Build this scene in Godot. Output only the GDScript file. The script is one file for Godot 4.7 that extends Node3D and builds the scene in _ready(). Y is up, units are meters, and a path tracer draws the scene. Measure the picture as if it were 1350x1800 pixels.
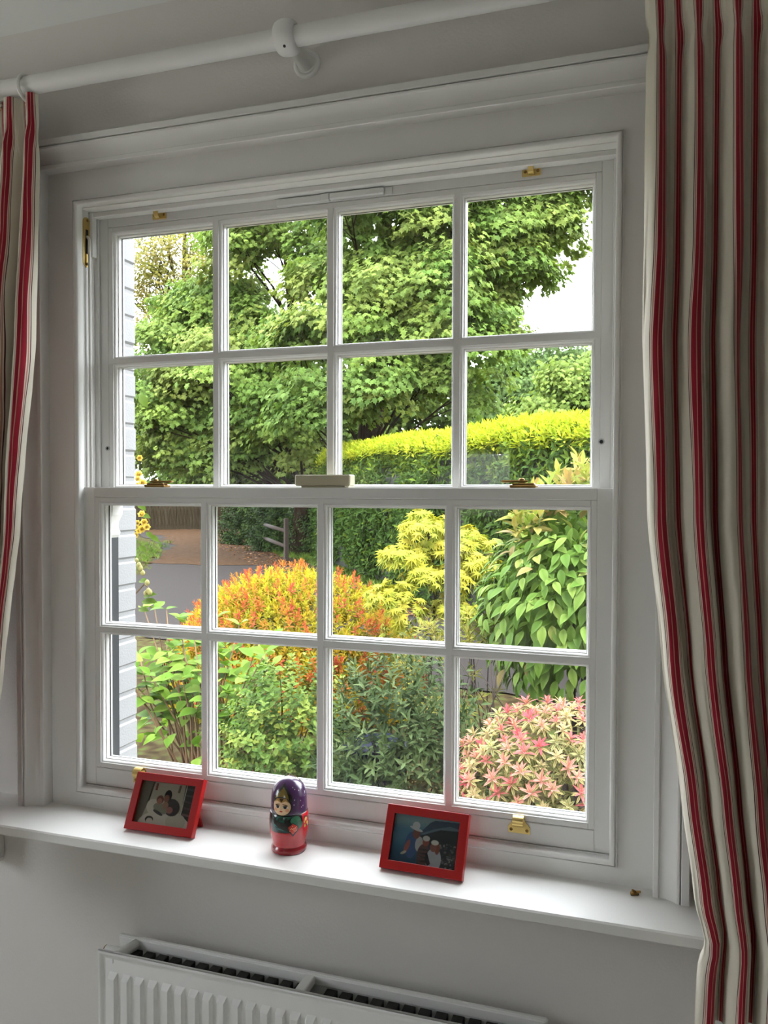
extends Node3D

# ---------------------------------------------------------------- helpers
class MB:
	var st := SurfaceTool.new()
	func _init(smooth := -1) -> void:
		st.begin(Mesh.PRIMITIVE_TRIANGLES)
		st.set_smooth_group(smooth)
	func sg(n: int) -> void:
		st.set_smooth_group(n)
	func col(c: Color) -> void:
		st.set_color(c)
	func tri(a: Vector3, b: Vector3, c: Vector3) -> void:
		st.add_vertex(a); st.add_vertex(b); st.add_vertex(c)
	func quad(a: Vector3, b: Vector3, c: Vector3, d: Vector3, outward: Vector3) -> void:
		if (b - a).cross(c - a).dot(outward) > 0.0:
			tri(a, c, b); tri(a, d, c)
		else:
			tri(a, b, c); tri(a, c, d)
	func tri_o(a: Vector3, b: Vector3, c: Vector3, outward: Vector3) -> void:
		if (b - a).cross(c - a).dot(outward) > 0.0:
			tri(a, c, b)
		else:
			tri(a, b, c)
	# chamfered box between two corners, placed by t
	func box(lo: Vector3, hi: Vector3, bev := 0.0, t := Transform3D()) -> void:
		var c := (lo + hi) * 0.5
		var h := (hi - lo) * 0.5
		var b := minf(bev, minf(h.x, minf(h.y, h.z)) * 0.9)
		for ax in 3:
			var u := (ax + 1) % 3
			var v := (ax + 2) % 3
			for s in [-1.0, 1.0]:
				var n := Vector3.ZERO
				n[ax] = s
				var p: Array[Vector3] = []
				for k in [[-1, -1], [1, -1], [1, 1], [-1, 1]]:
					var q := Vector3.ZERO
					q[ax] = s * h[ax]
					q[u] = k[0] * (h[u] - b)
					q[v] = k[1] * (h[v] - b)
					p.append(t * (c + q))
				quad(p[0], p[1], p[2], p[3], t.basis * n)
		if b <= 0.0:
			return
		for ax in 3:
			var u := (ax + 1) % 3
			var v := (ax + 2) % 3
			for su in [-1.0, 1.0]:
				for sv in [-1.0, 1.0]:
					var p: Array[Vector3] = []
					for k in [[-1, 0], [1, 0], [1, 1], [-1, 1]]:
						var q := Vector3.ZERO
						q[ax] = k[0] * (h[ax] - b)
						q[u] = su * (h[u] - (b if k[1] == 1 else 0.0))
						q[v] = sv * (h[v] - (b if k[1] == 0 else 0.0))
						p.append(t * (c + q))
					var n := Vector3.ZERO
					n[u] = su
					n[v] = sv
					quad(p[0], p[1], p[2], p[3], t.basis * n)
		for sx in [-1.0, 1.0]:
			for sy in [-1.0, 1.0]:
				for sz in [-1.0, 1.0]:
					var s := Vector3(sx, sy, sz)
					var p: Array[Vector3] = []
					for ax in 3:
						var q := s * (h - Vector3.ONE * b)
						q[ax] = s[ax] * h[ax]
						p.append(t * (c + q))
					tri_o(p[0], p[1], p[2], t.basis * s)
	# mitred frame: profile of (outward offset, z) swept round a rectangle; open at the bottom if sides == 3
	func frame(x0: float, x1: float, y0: float, y1: float, prof: Array, sides := 4) -> void:
		var mid := Vector3((x0 + x1) * 0.5, (y0 + y1) * 0.5, prof[0].y + 0.35)
		for i in prof.size() - 1:
			var a: Vector2 = prof[i]
			var b: Vector2 = prof[i + 1]
			var ca := [Vector3(x0 - a.x, y0 - a.x, a.y), Vector3(x0 - a.x, y1 + a.x, a.y), Vector3(x1 + a.x, y1 + a.x, a.y), Vector3(x1 + a.x, y0 - a.x, a.y)]
			var cb := [Vector3(x0 - b.x, y0 - b.x, b.y), Vector3(x0 - b.x, y1 + b.x, b.y), Vector3(x1 + b.x, y1 + b.x, b.y), Vector3(x1 + b.x, y0 - b.x, b.y)]
			if sides == 3:
				for k in [0, 3]:
					ca[k].y = y0
					cb[k].y = y0
			for k in sides:
				var l := (k + 1) % 4
				quad(ca[k], ca[l], cb[l], cb[k], mid - (ca[k] + cb[l]) * 0.5)
	func tube(pts: Array, rad: Array, sides := 8, caps := true) -> void:
		var rings := []
		var n := pts.size()
		var up := Vector3.UP
		for i in n:
			var d: Vector3 = (pts[mini(i + 1, n - 1)] - pts[maxi(i - 1, 0)]).normalized()
			if absf(d.dot(up)) > 0.95:
				up = Vector3.RIGHT if absf(d.x) < 0.9 else Vector3.FORWARD
			var x := d.cross(up).normalized()
			up = x.cross(d).normalized()
			var ring := []
			for k in sides:
				var a := TAU * k / sides
				ring.append(pts[i] + (x * cos(a) + up * sin(a)) * rad[i])
			rings.append(ring)
		for i in n - 1:
			for k in sides:
				var l := (k + 1) % sides
				quad(rings[i][k], rings[i][l], rings[i + 1][l], rings[i + 1][k], (rings[i][k] + rings[i + 1][l]) * 0.5 - (pts[i] + pts[i + 1]) * 0.5)
		if caps:
			for e in [0, n - 1]:
				var outd: Vector3 = pts[e] - pts[1 if e == 0 else n - 2]
				for k in sides:
					tri_o(pts[e], rings[e][k], rings[e][(k + 1) % sides], outd)
	# profile of (radius, height) turned about the y axis of t
	func lathe(prof: Array, segs := 24, t := Transform3D()) -> void:
		for i in prof.size() - 1:
			var a: Vector2 = prof[i]
			var b: Vector2 = prof[i + 1]
			for k in segs:
				var p := TAU * k / segs
				var q := TAU * (k + 1) / segs
				var m := (p + q) * 0.5
				var v := [Vector3(sin(p) * a.x, a.y, cos(p) * a.x), Vector3(sin(q) * a.x, a.y, cos(q) * a.x), Vector3(sin(q) * b.x, b.y, cos(q) * b.x), Vector3(sin(p) * b.x, b.y, cos(p) * b.x)]
				var o := Vector3(sin(m) * (b.y - a.y), a.x - b.x, cos(m) * (b.y - a.y))
				var w := v.map(func(x): return t * x)
				if a.x < 1e-6:
					tri_o(w[0], w[2], w[3], t.basis * o)
				elif b.x < 1e-6:
					tri_o(w[0], w[1], w[2], t.basis * o)
				else:
					quad(w[0], w[1], w[2], w[3], t.basis * o)
	# polygon in the xy plane of t, extruded from z0 to z1
	func prism(poly: PackedVector2Array, z0: float, z1: float, t := Transform3D()) -> void:
		var ix := Geometry2D.triangulate_polygon(poly)
		for i in range(0, ix.size(), 3):
			for z in [z0, z1]:
				var v := []
				for k in 3:
					v.append(t * Vector3(poly[ix[i + k]].x, poly[ix[i + k]].y, z))
				tri_o(v[0], v[1], v[2], t.basis * Vector3(0, 0, 1.0 if z == maxf(z0, z1) else -1.0))
		var ccw := not Geometry2D.is_polygon_clockwise(poly)
		for i in poly.size():
			var a := poly[i]
			var b := poly[(i + 1) % poly.size()]
			var o := Vector3(b.y - a.y, a.x - b.x, 0) * (1.0 if ccw else -1.0)
			quad(t * Vector3(a.x, a.y, z0), t * Vector3(b.x, b.y, z0), t * Vector3(b.x, b.y, z1), t * Vector3(a.x, a.y, z1), t.basis * o)
	# a leaf: base at the origin of t, blade along +y, upper face towards +z
	func leaf(t: Transform3D, ln: float, wd: float, fold: float, bend: float, mid: Color, edge: Color, n := 3, peak := 0.85) -> void:
		var rows := []
		for i in n + 1:
			var f := float(i) / n
			var w := sin(PI * pow(f, peak)) * wd * 0.5
			if i == 0:
				w = wd * 0.05
			var y := ln * f
			var z := -bend * ln * f * f
			rows.append([t * Vector3(-w, y, z + fold * w), t * Vector3(0, y, z), t * Vector3(w, y, z + fold * w)])
		for i in n:
			var a = rows[i]
			var b = rows[i + 1]
			for s in [0, 2]:
				var e: Vector3 = a[s]
				var m: Vector3 = a[1]
				var m2: Vector3 = b[1]
				var e2: Vector3 = b[s]
				var last: bool = i == n - 1
				if s == 0:
					_lt(e, m2, m, edge, mid, mid)
					if not last:
						_lt(e, e2, m2, edge, edge, mid)
				else:
					_lt(e, m, m2, edge, mid, mid)
					if not last:
						_lt(e, m2, e2, edge, mid, edge)
	func _lt(a: Vector3, b: Vector3, c: Vector3, ca: Color, cb: Color, cc: Color) -> void:
		st.set_color(ca); st.add_vertex(a)
		st.set_color(cb); st.add_vertex(b)
		st.set_color(cc); st.add_vertex(c)
	# a lobed leaf hanging from the origin of t along +y
	func palmate(t: Transform3D, size: float, bend: float, c: Color, outline: Array) -> void:
		var p := []
		for o in outline:
			var d := Vector2(o.x, o.y - 0.3).length()
			p.append(t * Vector3(o.x * size, o.y * size, -bend * d * d * size))
		var m := t * Vector3(0, 0.3 * size, 0.0)
		var dark := Color(c.r * 0.85, c.g * 0.85, c.b * 0.85)
		for i in p.size():
			_lt(m, p[(i + 1) % p.size()], p[i], dark, c, c)
	func mesh() -> ArrayMesh:
		st.generate_normals()
		st.index()
		return st.commit()

const DIM := 0.40      # plants and paving reflect much less than white paint does
var rng := RandomNumberGenerator.new()
var M := {}
var taken := {}

func numbered(called: String) -> String:
	if not taken.has(called):
		taken[called] = 0
		return called
	taken[called] += 1
	return "%s_%03d" % [called, taken[called]]

func tag(o: Node3D, label: String, category: String, group := "", kind := "") -> void:
	o.set_meta("label", label)
	o.set_meta("category", category)
	if group != "":
		o.set_meta("group", group)
	if kind != "":
		o.set_meta("kind", kind)

func thing(called: String, label: String, category: String, at := Vector3.ZERO, group := "", kind := "") -> Node3D:
	var o := Node3D.new()
	o.name = numbered(called)
	add_child(o)
	o.position = at
	tag(o, label, category, group, kind)
	return o

func obj(called: String, m: Mesh, mat: Material, parent: Node3D) -> MeshInstance3D:
	var o := MeshInstance3D.new()
	o.name = called
	o.mesh = m
	o.material_override = mat
	parent.add_child(o, true)
	return o

func single(called: String, m: Mesh, mat: Material, label: String, category: String, at := Vector3.ZERO, group := "", kind := "") -> MeshInstance3D:
	var o := MeshInstance3D.new()
	o.name = numbered(called)
	o.mesh = m
	o.material_override = mat
	add_child(o)
	o.position = at
	tag(o, label, category, group, kind)
	return o

func scatter(called: String, m: Mesh, mat: Material, where: Array, tints: Array, parent: Node3D) -> MultiMeshInstance3D:
	var mm := MultiMesh.new()
	mm.transform_format = MultiMesh.TRANSFORM_3D
	mm.use_colors = true
	mm.mesh = m
	mm.instance_count = where.size()
	for i in where.size():
		mm.set_instance_transform(i, where[i])
		mm.set_instance_color(i, tints[i])
	var o := MultiMeshInstance3D.new()
	o.name = called
	o.multimesh = mm
	o.material_override = mat
	o.set_meta("kind", "stuff")
	parent.add_child(o, true)
	return o

# basis whose y runs along d and whose z is as near to n as can be
func along(d: Vector3, n: Vector3) -> Basis:
	var y := d.normalized()
	var x := y.cross(n)
	if x.length() < 1e-4:
		x = y.cross(Vector3(0.3, 0.8, 0.5))
	x = x.normalized()
	return Basis(x, y, x.cross(y))

func ball() -> Vector3:
	var z := rng.randf_range(-1, 1)
	var a := rng.randf() * TAU
	var r := sqrt(1 - z * z)
	return Vector3(r * cos(a), z, r * sin(a))

func rr(a: float, b: float) -> float:
	return rng.randf_range(a, b)

func jit(c: Color, v: float) -> Color:
	var k := 1.0 + rr(-v, v)
	return Color(c.r * k * (1 + rr(-v, v) * 0.4), c.g * k, c.b * k * (1 + rr(-v, v) * 0.4))

func paint(c: Color, rough: float, metal := 0.0) -> StandardMaterial3D:
	var m := StandardMaterial3D.new()
	m.albedo_color = c
	m.roughness = rough
	m.metallic = metal
	return m

func foliage(rough: float, back: float, spec := 0.15) -> StandardMaterial3D:
	var m := StandardMaterial3D.new()
	m.vertex_color_use_as_albedo = true
	m.albedo_color = Color(DIM, DIM, DIM).linear_to_srgb()
	m.roughness = rough
	m.metallic_specular = spec
	m.cull_mode = BaseMaterial3D.CULL_DISABLED
	if back > 0.0:
		m.backlight_enabled = true
		m.backlight = Color(back, back, back * 0.6).linear_to_srgb()
	return m

func noise_tex(freq: float, ramp: Array, size := 512, seed_ := 1, oct := 4) -> NoiseTexture2D:
	var n := FastNoiseLite.new()
	n.seed = seed_
	n.frequency = freq
	n.fractal_octaves = oct
	var t := NoiseTexture2D.new()
	t.width = size
	t.height = size
	t.seamless = true
	t.noise = n
	if ramp.size():
		var g := Gradient.new()
		g.offsets = PackedFloat32Array(ramp.map(func(x): return x[0]))
		g.colors = PackedColorArray(ramp.map(func(x): return x[1]))
		t.color_ramp = g
	return t

func materials() -> void:
	M.white = paint(Color(0.90, 0.895, 0.88), 0.38)          # satin gloss on joinery
	M.wall = paint(Color(0.87, 0.855, 0.835), 0.9)             # matt emulsion
	M.wall.heightmap_enabled = true
	M.wall.heightmap_texture = noise_tex(0.06, [], 512, 3)
	M.wall.heightmap_scale = 0.03
	M.wall.uv1_triplanar = true
	M.wall.uv1_scale = Vector3(4, 4, 4)
	M.ceiling = paint(Color(0.9, 0.9, 0.89), 0.95)
	M.floor = paint(Color(0.80, 0.78, 0.74), 0.9)
	M.glass = paint(Color(1, 1, 1, 0.03), 0.0)
	M.glass.metallic_specular = 0.3
	M.glass.transparency = BaseMaterial3D.TRANSPARENCY_ALPHA
	M.spacer = paint(Color(0.82, 0.84, 0.82), 0.4)
	M.brass = paint(Color(0.84, 0.73, 0.46), 0.3, 1.0)
	M.brass_dark = paint(Color(0.55, 0.43, 0.24), 0.38, 1.0)
	M.steel = paint(Color(0.75, 0.75, 0.76), 0.3, 1.0)
	M.black = paint(Color(0.03, 0.03, 0.03), 0.6)
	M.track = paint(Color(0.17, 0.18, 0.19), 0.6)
	M.cord = paint(Color(0.88, 0.87, 0.84), 0.9)
	M.plastic = paint(Color(0.90, 0.90, 0.89), 0.45)
	M.beige = paint(Color(0.74, 0.71, 0.60), 0.55)
	M.red = paint(Color(0.64, 0.015, 0.03), 0.35)
	M.radiator = paint(Color(0.92, 0.92, 0.91), 0.35)
	M.fin_shade = paint(Color(0.13, 0.13, 0.12), 0.8)  # dark tone painted for the shade inside the radiator channels
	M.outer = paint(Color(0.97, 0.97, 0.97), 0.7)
	M.outer.heightmap_enabled = true
	M.outer.heightmap_texture = noise_tex(0.05, [], 512, 9)
	M.outer.heightmap_scale = 0.05
	M.outer.uv1_triplanar = true
	M.outer.uv1_scale = Vector3(5, 5, 5)
	M.stone = paint(Color(0.72, 0.72, 0.68), 0.7)
	M.bark = paint(Color(0.30, 0.25, 0.20), 0.95)
	M.bark.albedo_texture = noise_tex(0.03, [[0.2, Color(0.55, 0.5, 0.45)], [0.8, Color(1, 1, 1)]], 256, 5)
	M.bark.uv1_triplanar = true
	M.bark.uv1_scale = Vector3(1.5, 0.5, 1.5)
	M.stem = paint(Color(0.58, 0.46, 0.32), 0.85)
	M.dark_stem = paint(Color(0.22, 0.15, 0.11), 0.9)
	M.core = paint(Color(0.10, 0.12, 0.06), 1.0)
	M.fence = paint(Color(0.33, 0.30, 0.25), 0.95)
	M.fence.albedo_texture = noise_tex(0.02, [[0.2, Color(0.7, 0.66, 0.6)], [0.8, Color(1, 1, 1)]], 256, 6)
	M.fence.uv1_triplanar = true
	M.fence.uv1_scale = Vector3(3, 0.5, 3)
	M.rail = paint(Color(0.25, 0.185, 0.13), 0.95)
	M.asphalt = paint(Color(1, 1, 1), 0.9)
	M.asphalt.albedo_texture = noise_tex(0.05, [[0.1, Color(0.25, 0.235, 0.23)], [0.5, Color(0.28, 0.265, 0.26)], [0.9, Color(0.31, 0.295, 0.29)]], 1024, 11, 6)
	M.asphalt.uv1_triplanar = true
	M.asphalt.uv1_scale = Vector3(0.9, 0.9, 0.9)
	M.litter_ground = paint(Color(1, 1, 1), 0.95)
	M.litter_ground.albedo_texture = noise_tex(0.02, [[0.2, Color(0.25, 0.18, 0.125)], [0.5, Color(0.35, 0.26, 0.18)], [0.8, Color(0.41, 0.34, 0.28)]], 1024, 12, 6)
	M.litter_ground.uv1_triplanar = true
	M.litter_ground.uv1_scale = Vector3(0.3, 0.3, 0.3)
	M.soil = paint(Color(1, 1, 1), 1.0)
	M.soil.albedo_texture = noise_tex(0.02, [[0.2, Color(0.24, 0.20, 0.14)], [0.5, Color(0.33, 0.29, 0.19)], [0.8, Color(0.34, 0.40, 0.20)]], 512, 13, 5)
	M.soil.uv1_triplanar = true
	M.soil.uv1_scale = Vector3(0.6, 0.6, 0.6)
	M.terracotta = paint(Color(0.52, 0.12, 0.09), 0.5)
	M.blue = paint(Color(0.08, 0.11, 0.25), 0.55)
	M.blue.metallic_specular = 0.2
	M.bounce_paving = paint(Color(0.78, 0.77, 0.74), 0.9)  # kept pale so it throws daylight up into the room
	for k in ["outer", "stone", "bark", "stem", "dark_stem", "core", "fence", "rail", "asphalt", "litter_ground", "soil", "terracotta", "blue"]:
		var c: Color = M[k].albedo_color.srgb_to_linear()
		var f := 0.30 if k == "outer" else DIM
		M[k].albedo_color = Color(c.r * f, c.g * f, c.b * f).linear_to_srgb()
	M.leaf = foliage(0.5, 0.8)
	M.leaf_gloss = foliage(0.45, 0.45, 0.15)
	M.hedge_leaf = foliage(0.5, 0.4, 0.10)
	M.leaf_soft = foliage(0.6, 0.9)
	M.petal = foliage(0.6, 0.7)
	M.leaf.albedo_color = Color(DIM * 1.18, DIM * 1.18, DIM * 1.12).linear_to_srgb()
	M.leaf_soft.albedo_color = Color(DIM * 1.3, DIM * 1.3, DIM * 1.3).linear_to_srgb()
	M.petal.albedo_color = Color(DIM * 1.45, DIM * 1.45, DIM * 1.45).linear_to_srgb()
	for k in ["asphalt", "litter_ground", "soil", "fence", "bark"]:
		M[k].metallic_specular = 0.12

func s8(r: int, g: int, b: int) -> Color:
	return Color8(r, g, b).srgb_to_linear()

# ---------------------------------------------------------------- camera, sky, sun
func camera_and_light() -> void:
	var cam := Camera3D.new()
	cam.name = "camera"
	add_child(cam)
	cam.position = Vector3(0.6709, 1.5990, 1.6107)
	cam.rotation_order = EULER_ORDER_YXZ
	cam.rotation_degrees = Vector3(-1.5023, 18.195, 0.1604)
	cam.fov = 63.735
	cam.near = 0.02
	cam.far = 400.0
	cam.current = true
	var we := WorldEnvironment.new()
	we.name = "world"
	var e := Environment.new()
	var sm := ProceduralSkyMaterial.new()
	sm.sky_top_color = Color(0.95, 0.975, 1.0)
	sm.sky_horizon_color = Color(0.70, 0.715, 0.735)
	sm.sky_curve = 0.25
	sm.ground_bottom_color = Color(0.40, 0.42, 0.36)
	sm.ground_horizon_color = Color(0.55, 0.57, 0.52)
	var sky := Sky.new()
	sky.sky_material = sm
	e.background_mode = Environment.BG_SKY
	e.sky = sky
	e.background_energy_multiplier = 8.2
	e.ambient_light_source = Environment.AMBIENT_SOURCE_SKY
	e.tonemap_mode = Environment.TONE_MAPPER_LINEAR
	e.tonemap_exposure = 1.6
	e.sdfgi_enabled = true
	e.ssao_enabled = true
	e.ssil_enabled = true
	we.environment = e
	add_child(we)
	# hazy sun, high over the house and to the right
	var sun := DirectionalLight3D.new()
	sun.name = "sun"
	sun.light_color = Color(1.0, 0.96, 0.88)
	sun.light_energy = 1.2
	sun.light_angular_distance = 24.0
	sun.shadow_enabled = true
	sun.sky_mode = DirectionalLight3D.SKY_MODE_LIGHT_ONLY
	add_child(sun)
	sun.look_at_from_position(Vector3.ZERO, -Vector3(0.50, 1.30, 0.55), Vector3.UP)

const CEIL := 2.75
# window openings of the left wall (z from, z to, sill, head) and the fill opening added to the rear wall (x from, x to, sill, head)
const WL := [0.95, 2.05, 0.95, 2.1]
const WB := [-0.8, -0.4, 1.1, 1.9]
const SILL := 0.8556

func wall(called: String, label: String, parts: Array, mat: Material) -> MeshInstance3D:
	var m := MB.new()
	for p in parts:
		m.box(p[0], p[1])
	return single(called, m.mesh(), mat, label, "wall", Vector3.ZERO, "", "structure")

func room() -> void:
	# wall with the sash window
	wall("wall_front", "pale painted wall round the sash window", [
		[Vector3(-2.9, -0.1, -0.30), Vector3(-0.715, CEIL + 0.1, 0)], [Vector3(0.715, -0.1, -0.30), Vector3(2.9, CEIL + 0.1, 0)],
		[Vector3(-0.715, -0.1, -0.30), Vector3(0.715, 0.8336, 0)], [Vector3(-0.715, 2.345, -0.30), Vector3(0.715, CEIL + 0.1, 0)]], M.wall)
	# the other walls, with a wide window on the left and an unseen opening added behind for fill light
	wall("wall_left", "pale side wall of the room with a window opening", [
		[Vector3(-2.9, -0.1, 0), Vector3(-2.6, CEIL + 0.1, WL[0])], [Vector3(-2.9, -0.1, WL[1]), Vector3(-2.6, CEIL + 0.1, 4.9)],
		[Vector3(-2.9, -0.1, WL[0]), Vector3(-2.6, WL[2], WL[1])], [Vector3(-2.9, WL[3], WL[0]), Vector3(-2.6, CEIL + 0.1, WL[1])]], M.wall)
	wall("wall_right", "plain pale side wall of the room behind the right curtain", [[Vector3(2.6, -0.1, 0), Vector3(2.9, CEIL + 0.1, 4.9)]], M.wall)
	wall("wall_back", "pale rear wall of the room with an opening added for fill light", [
		[Vector3(-2.6, -0.1, 4.6), Vector3(WB[0], CEIL + 0.1, 4.9)], [Vector3(WB[1], -0.1, 4.6), Vector3(2.6, CEIL + 0.1, 4.9)],
		[Vector3(WB[0], -0.1, 4.6), Vector3(WB[1], WB[2], 4.9)], [Vector3(WB[0], WB[3], 4.6), Vector3(WB[1], CEIL + 0.1, 4.9)]], M.wall)
	var f := MB.new()
	f.box(Vector3(-2.9, -0.25, -0.30), Vector3(2.9, 0, 4.9))
	single("floor", f.mesh(), M.floor, "cream carpeted floor of the room", "floor", Vector3.ZERO, "", "structure")
	var c := MB.new()
	c.box(Vector3(-2.9, CEIL, -0.30), Vector3(2.9, CEIL + 0.3, 4.9))
	# coved edge above the window
	c.sg(0)
	for i in 8:
		var a := PI * 0.5 * i / 8
		var b := PI * 0.5 * (i + 1) / 8
		var p := Vector3(0, CEIL - 0.07 + 0.07 * sin(a), 0.07 - 0.07 * cos(a))
		var q := Vector3(0, CEIL - 0.07 + 0.07 * sin(b), 0.07 - 0.07 * cos(b))
		c.quad(p + Vector3(-2.6, 0, 0), p + Vector3(2.6, 0, 0), q + Vector3(2.6, 0, 0), q + Vector3(-2.6, 0, 0), Vector3(0, -1, 1))
	single("ceiling", c.mesh(), M.ceiling, "white ceiling with a soft coved edge above the curtain pole", "ceiling", Vector3.ZERO, "", "structure")
	# window board
	var s := MB.new()
	s.box(Vector3(-0.865, 0.8336, -0.05), Vector3(0.80, SILL, 0.1612), 0.003)
	var sill := single("trim_2", s.mesh(), M.white, "white painted window sill board below the sash window", "sill", Vector3.ZERO, "", "structure")
	var br := MB.new()
	br.box(Vector3(-0.873, 0.70, 0.0), Vector3(-0.836, 0.8336, 0.055), 0.003)
	br.box(Vector3(-0.87, 0.689, 0.0), Vector3(-0.839, 0.70, 0.03), 0.003)
	obj("bracket", br.mesh(), M.white, sill)

# moulded casing on three sides of the window
func architrave() -> void:
	var o := thing("trim_1", "white moulded architrave round three sides of the sash window", "architrave", Vector3.ZERO, "", "structure")
	var y1 := 2.331
	var inner := 0.682
	var prof := [Vector2(0, 0.012), Vector2(0, 0.040), Vector2(0.001, 0.042), Vector2(0.009, 0.043), Vector2(0.0105, 0.040), Vector2(0.0115, 0.0395)]
	for i in 7:
		var f := i / 6.0
		prof.append(Vector2(0.0125 + 0.0265 * f, 0.040 + 0.013 * f * f))
	prof.append_array([Vector2(0.041, 0.0555), Vector2(0.0425, 0.056), Vector2(0.045, 0.056), Vector2(0.0462, 0.0545), Vector2(0.0466, 0.047), Vector2(0.0478, 0.047), Vector2(0.0482, 0.0555), Vector2(0.0495, 0.057), Vector2(0.0615, 0.057), Vector2(0.063, 0.0555), Vector2(0.063, 0.0)])
	for part in [["left_casing", 0], ["head_casing", 1], ["right_casing", 2]]:
		var m := MB.new()
		m.sg(0)
		for i in prof.size() - 1:
			m.sg(i if absf(prof[i].x - prof[i + 1].x) < 0.003 or absf(prof[i].y - prof[i + 1].y) > 0.004 else 50)
			var a: Vector2 = prof[i]
			var b: Vector2 = prof[i + 1]
			var k: int = part[1]
			var mid := Vector3(0, 1.6, 0.5)
			if a.x == b.x and a.x > 0.05:
				mid = Vector3(0, 6, 0) if k == 1 else Vector3(-4 if k == 0 else 4, 1.6, 0)
			var p: Array[Vector3] = []
			for v in [a, b]:
				if k == 0:
					p.append_array([Vector3(-inner - v.x, SILL, v.y), Vector3(-inner - v.x, y1 + v.x, v.y)])
				elif k == 2:
					p.append_array([Vector3(0.675 + v.x, SILL, v.y), Vector3(0.675 + v.x, y1 + v.x, v.y)])
				else:
					p.append_array([Vector3(-inner - v.x, y1 + v.x, v.y), Vector3(0.675 + v.x, y1 + v.x, v.y)])
			m.quad(p[0], p[1], p[3], p[2], mid - (p[0] + p[3]) * 0.5)
		obj(part[0], m.mesh(), M.white, o)

const BARS := [-0.28, 0.0, 0.28]
const GW := 0.5675

# glazing bars, pane mouldings and panes of one sash whose face is at zf; yb and yt bound the glazed field
func glazing(sash: Node3D, yb: float, yt: float, ybar: float, zf: float) -> void:
	var band := 0.0118
	var hf := 0.0066
	for x in BARS:
		var m := MB.new()
		m.box(Vector3(x - hf, yb, zf - 0.042), Vector3(x + hf, yt, zf - 0.0006), 0.0008)
		obj("glazing_bar", m.mesh(), M.white, sash)
	var h := MB.new()
	h.box(Vector3(-GW, ybar - hf, zf - 0.042), Vector3(GW, ybar + hf, zf - 0.0008), 0.0008)
	obj("glazing_bar", h.mesh(), M.white, sash)
	var b := MB.new()
	for q in [[Vector3(-GW, yb, 0), Vector3(-GW + band, yt, 0)], [Vector3(GW - band, yb, 0), Vector3(GW, yt, 0)], [Vector3(-GW + band, yb, 0), Vector3(GW - band, yb + band, 0)], [Vector3(-GW + band, yt - band, 0), Vector3(GW - band, yt, 0)]]:
		b.box(q[0] + Vector3(0, 0, zf - 0.042), q[1] + Vector3(0, 0, zf - 0.001), 0.001)
	obj("glazing_bead", b.mesh(), M.white, sash)
	var xs := [-GW + band, -0.28 - hf, -0.28 + hf, -hf, hf, 0.28 - hf, 0.28 + hf, GW - band]
	var ys := [yb + band, ybar - hf, ybar + hf, yt - band]
	for r in 2:
		for c in 4:
			var x0: float = xs[c * 2]
			var x1: float = xs[c * 2 + 1]
			var y0: float = ys[r * 2]
			var y1: float = ys[r * 2 + 1]
			var mm := MB.new()
			mm.sg(0)
			var prof := [Vector2(0, zf - 0.001), Vector2(-0.0006, zf - 0.003)]
			var pr2 := []
			for i in 5:
				var a := PI * 0.5 * i / 4
				pr2.append(Vector2(-0.0006 - 0.0042 * sin(a), zf - 0.003 - 0.008 * (1 - cos(a))))
			var pr3 := [Vector2(-0.0048, zf - 0.0145), Vector2(-0.0066, zf - 0.0145), Vector2(-0.0074, zf - 0.0165), Vector2(-0.0074, zf - 0.025)]
			mm.sg(-1)
			mm.frame(x0, x1, y0, y1, prof)
			mm.sg(0)
			mm.frame(x0, x1, y0, y1, pr2)
			mm.sg(-1)
			mm.frame(x0, x1, y0, y1, [pr2[4]] + pr3)
			# bead on the weather side of the pane
			mm.frame(x0, x1, y0, y1, [Vector2(-0.0074, zf - 0.031), Vector2(-0.0074, zf - 0.036), Vector2(0, zf - 0.043)])
			obj("pane_moulding", mm.mesh(), M.white, sash)
			var g := MB.new()
			var e := 0.0076
			g.quad(Vector3(x0 + e, y0 + e, zf - 0.027), Vector3(x1 - e, y0 + e, zf - 0.027), Vector3(x1 - e, y1 - e, zf - 0.027), Vector3(x0 + e, y1 - e, zf - 0.027), Vector3(0, 0, 1))
			obj("pane", g.mesh(), M.glass, sash)
			var sp := MB.new()
			sp.frame(x0, x1, y0, y1, [Vector2(-0.0074, zf - 0.0275), Vector2(-0.0074, zf - 0.0305)])
			obj("glazing_seal", sp.mesh(), M.track, sash)

func member(called: String, lo: Vector3, hi: Vector3, parent: Node3D) -> void:
	var m := MB.new()
	m.box(lo, hi, 0.0014)
	obj(called, m.mesh(), M.white, parent)

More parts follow.
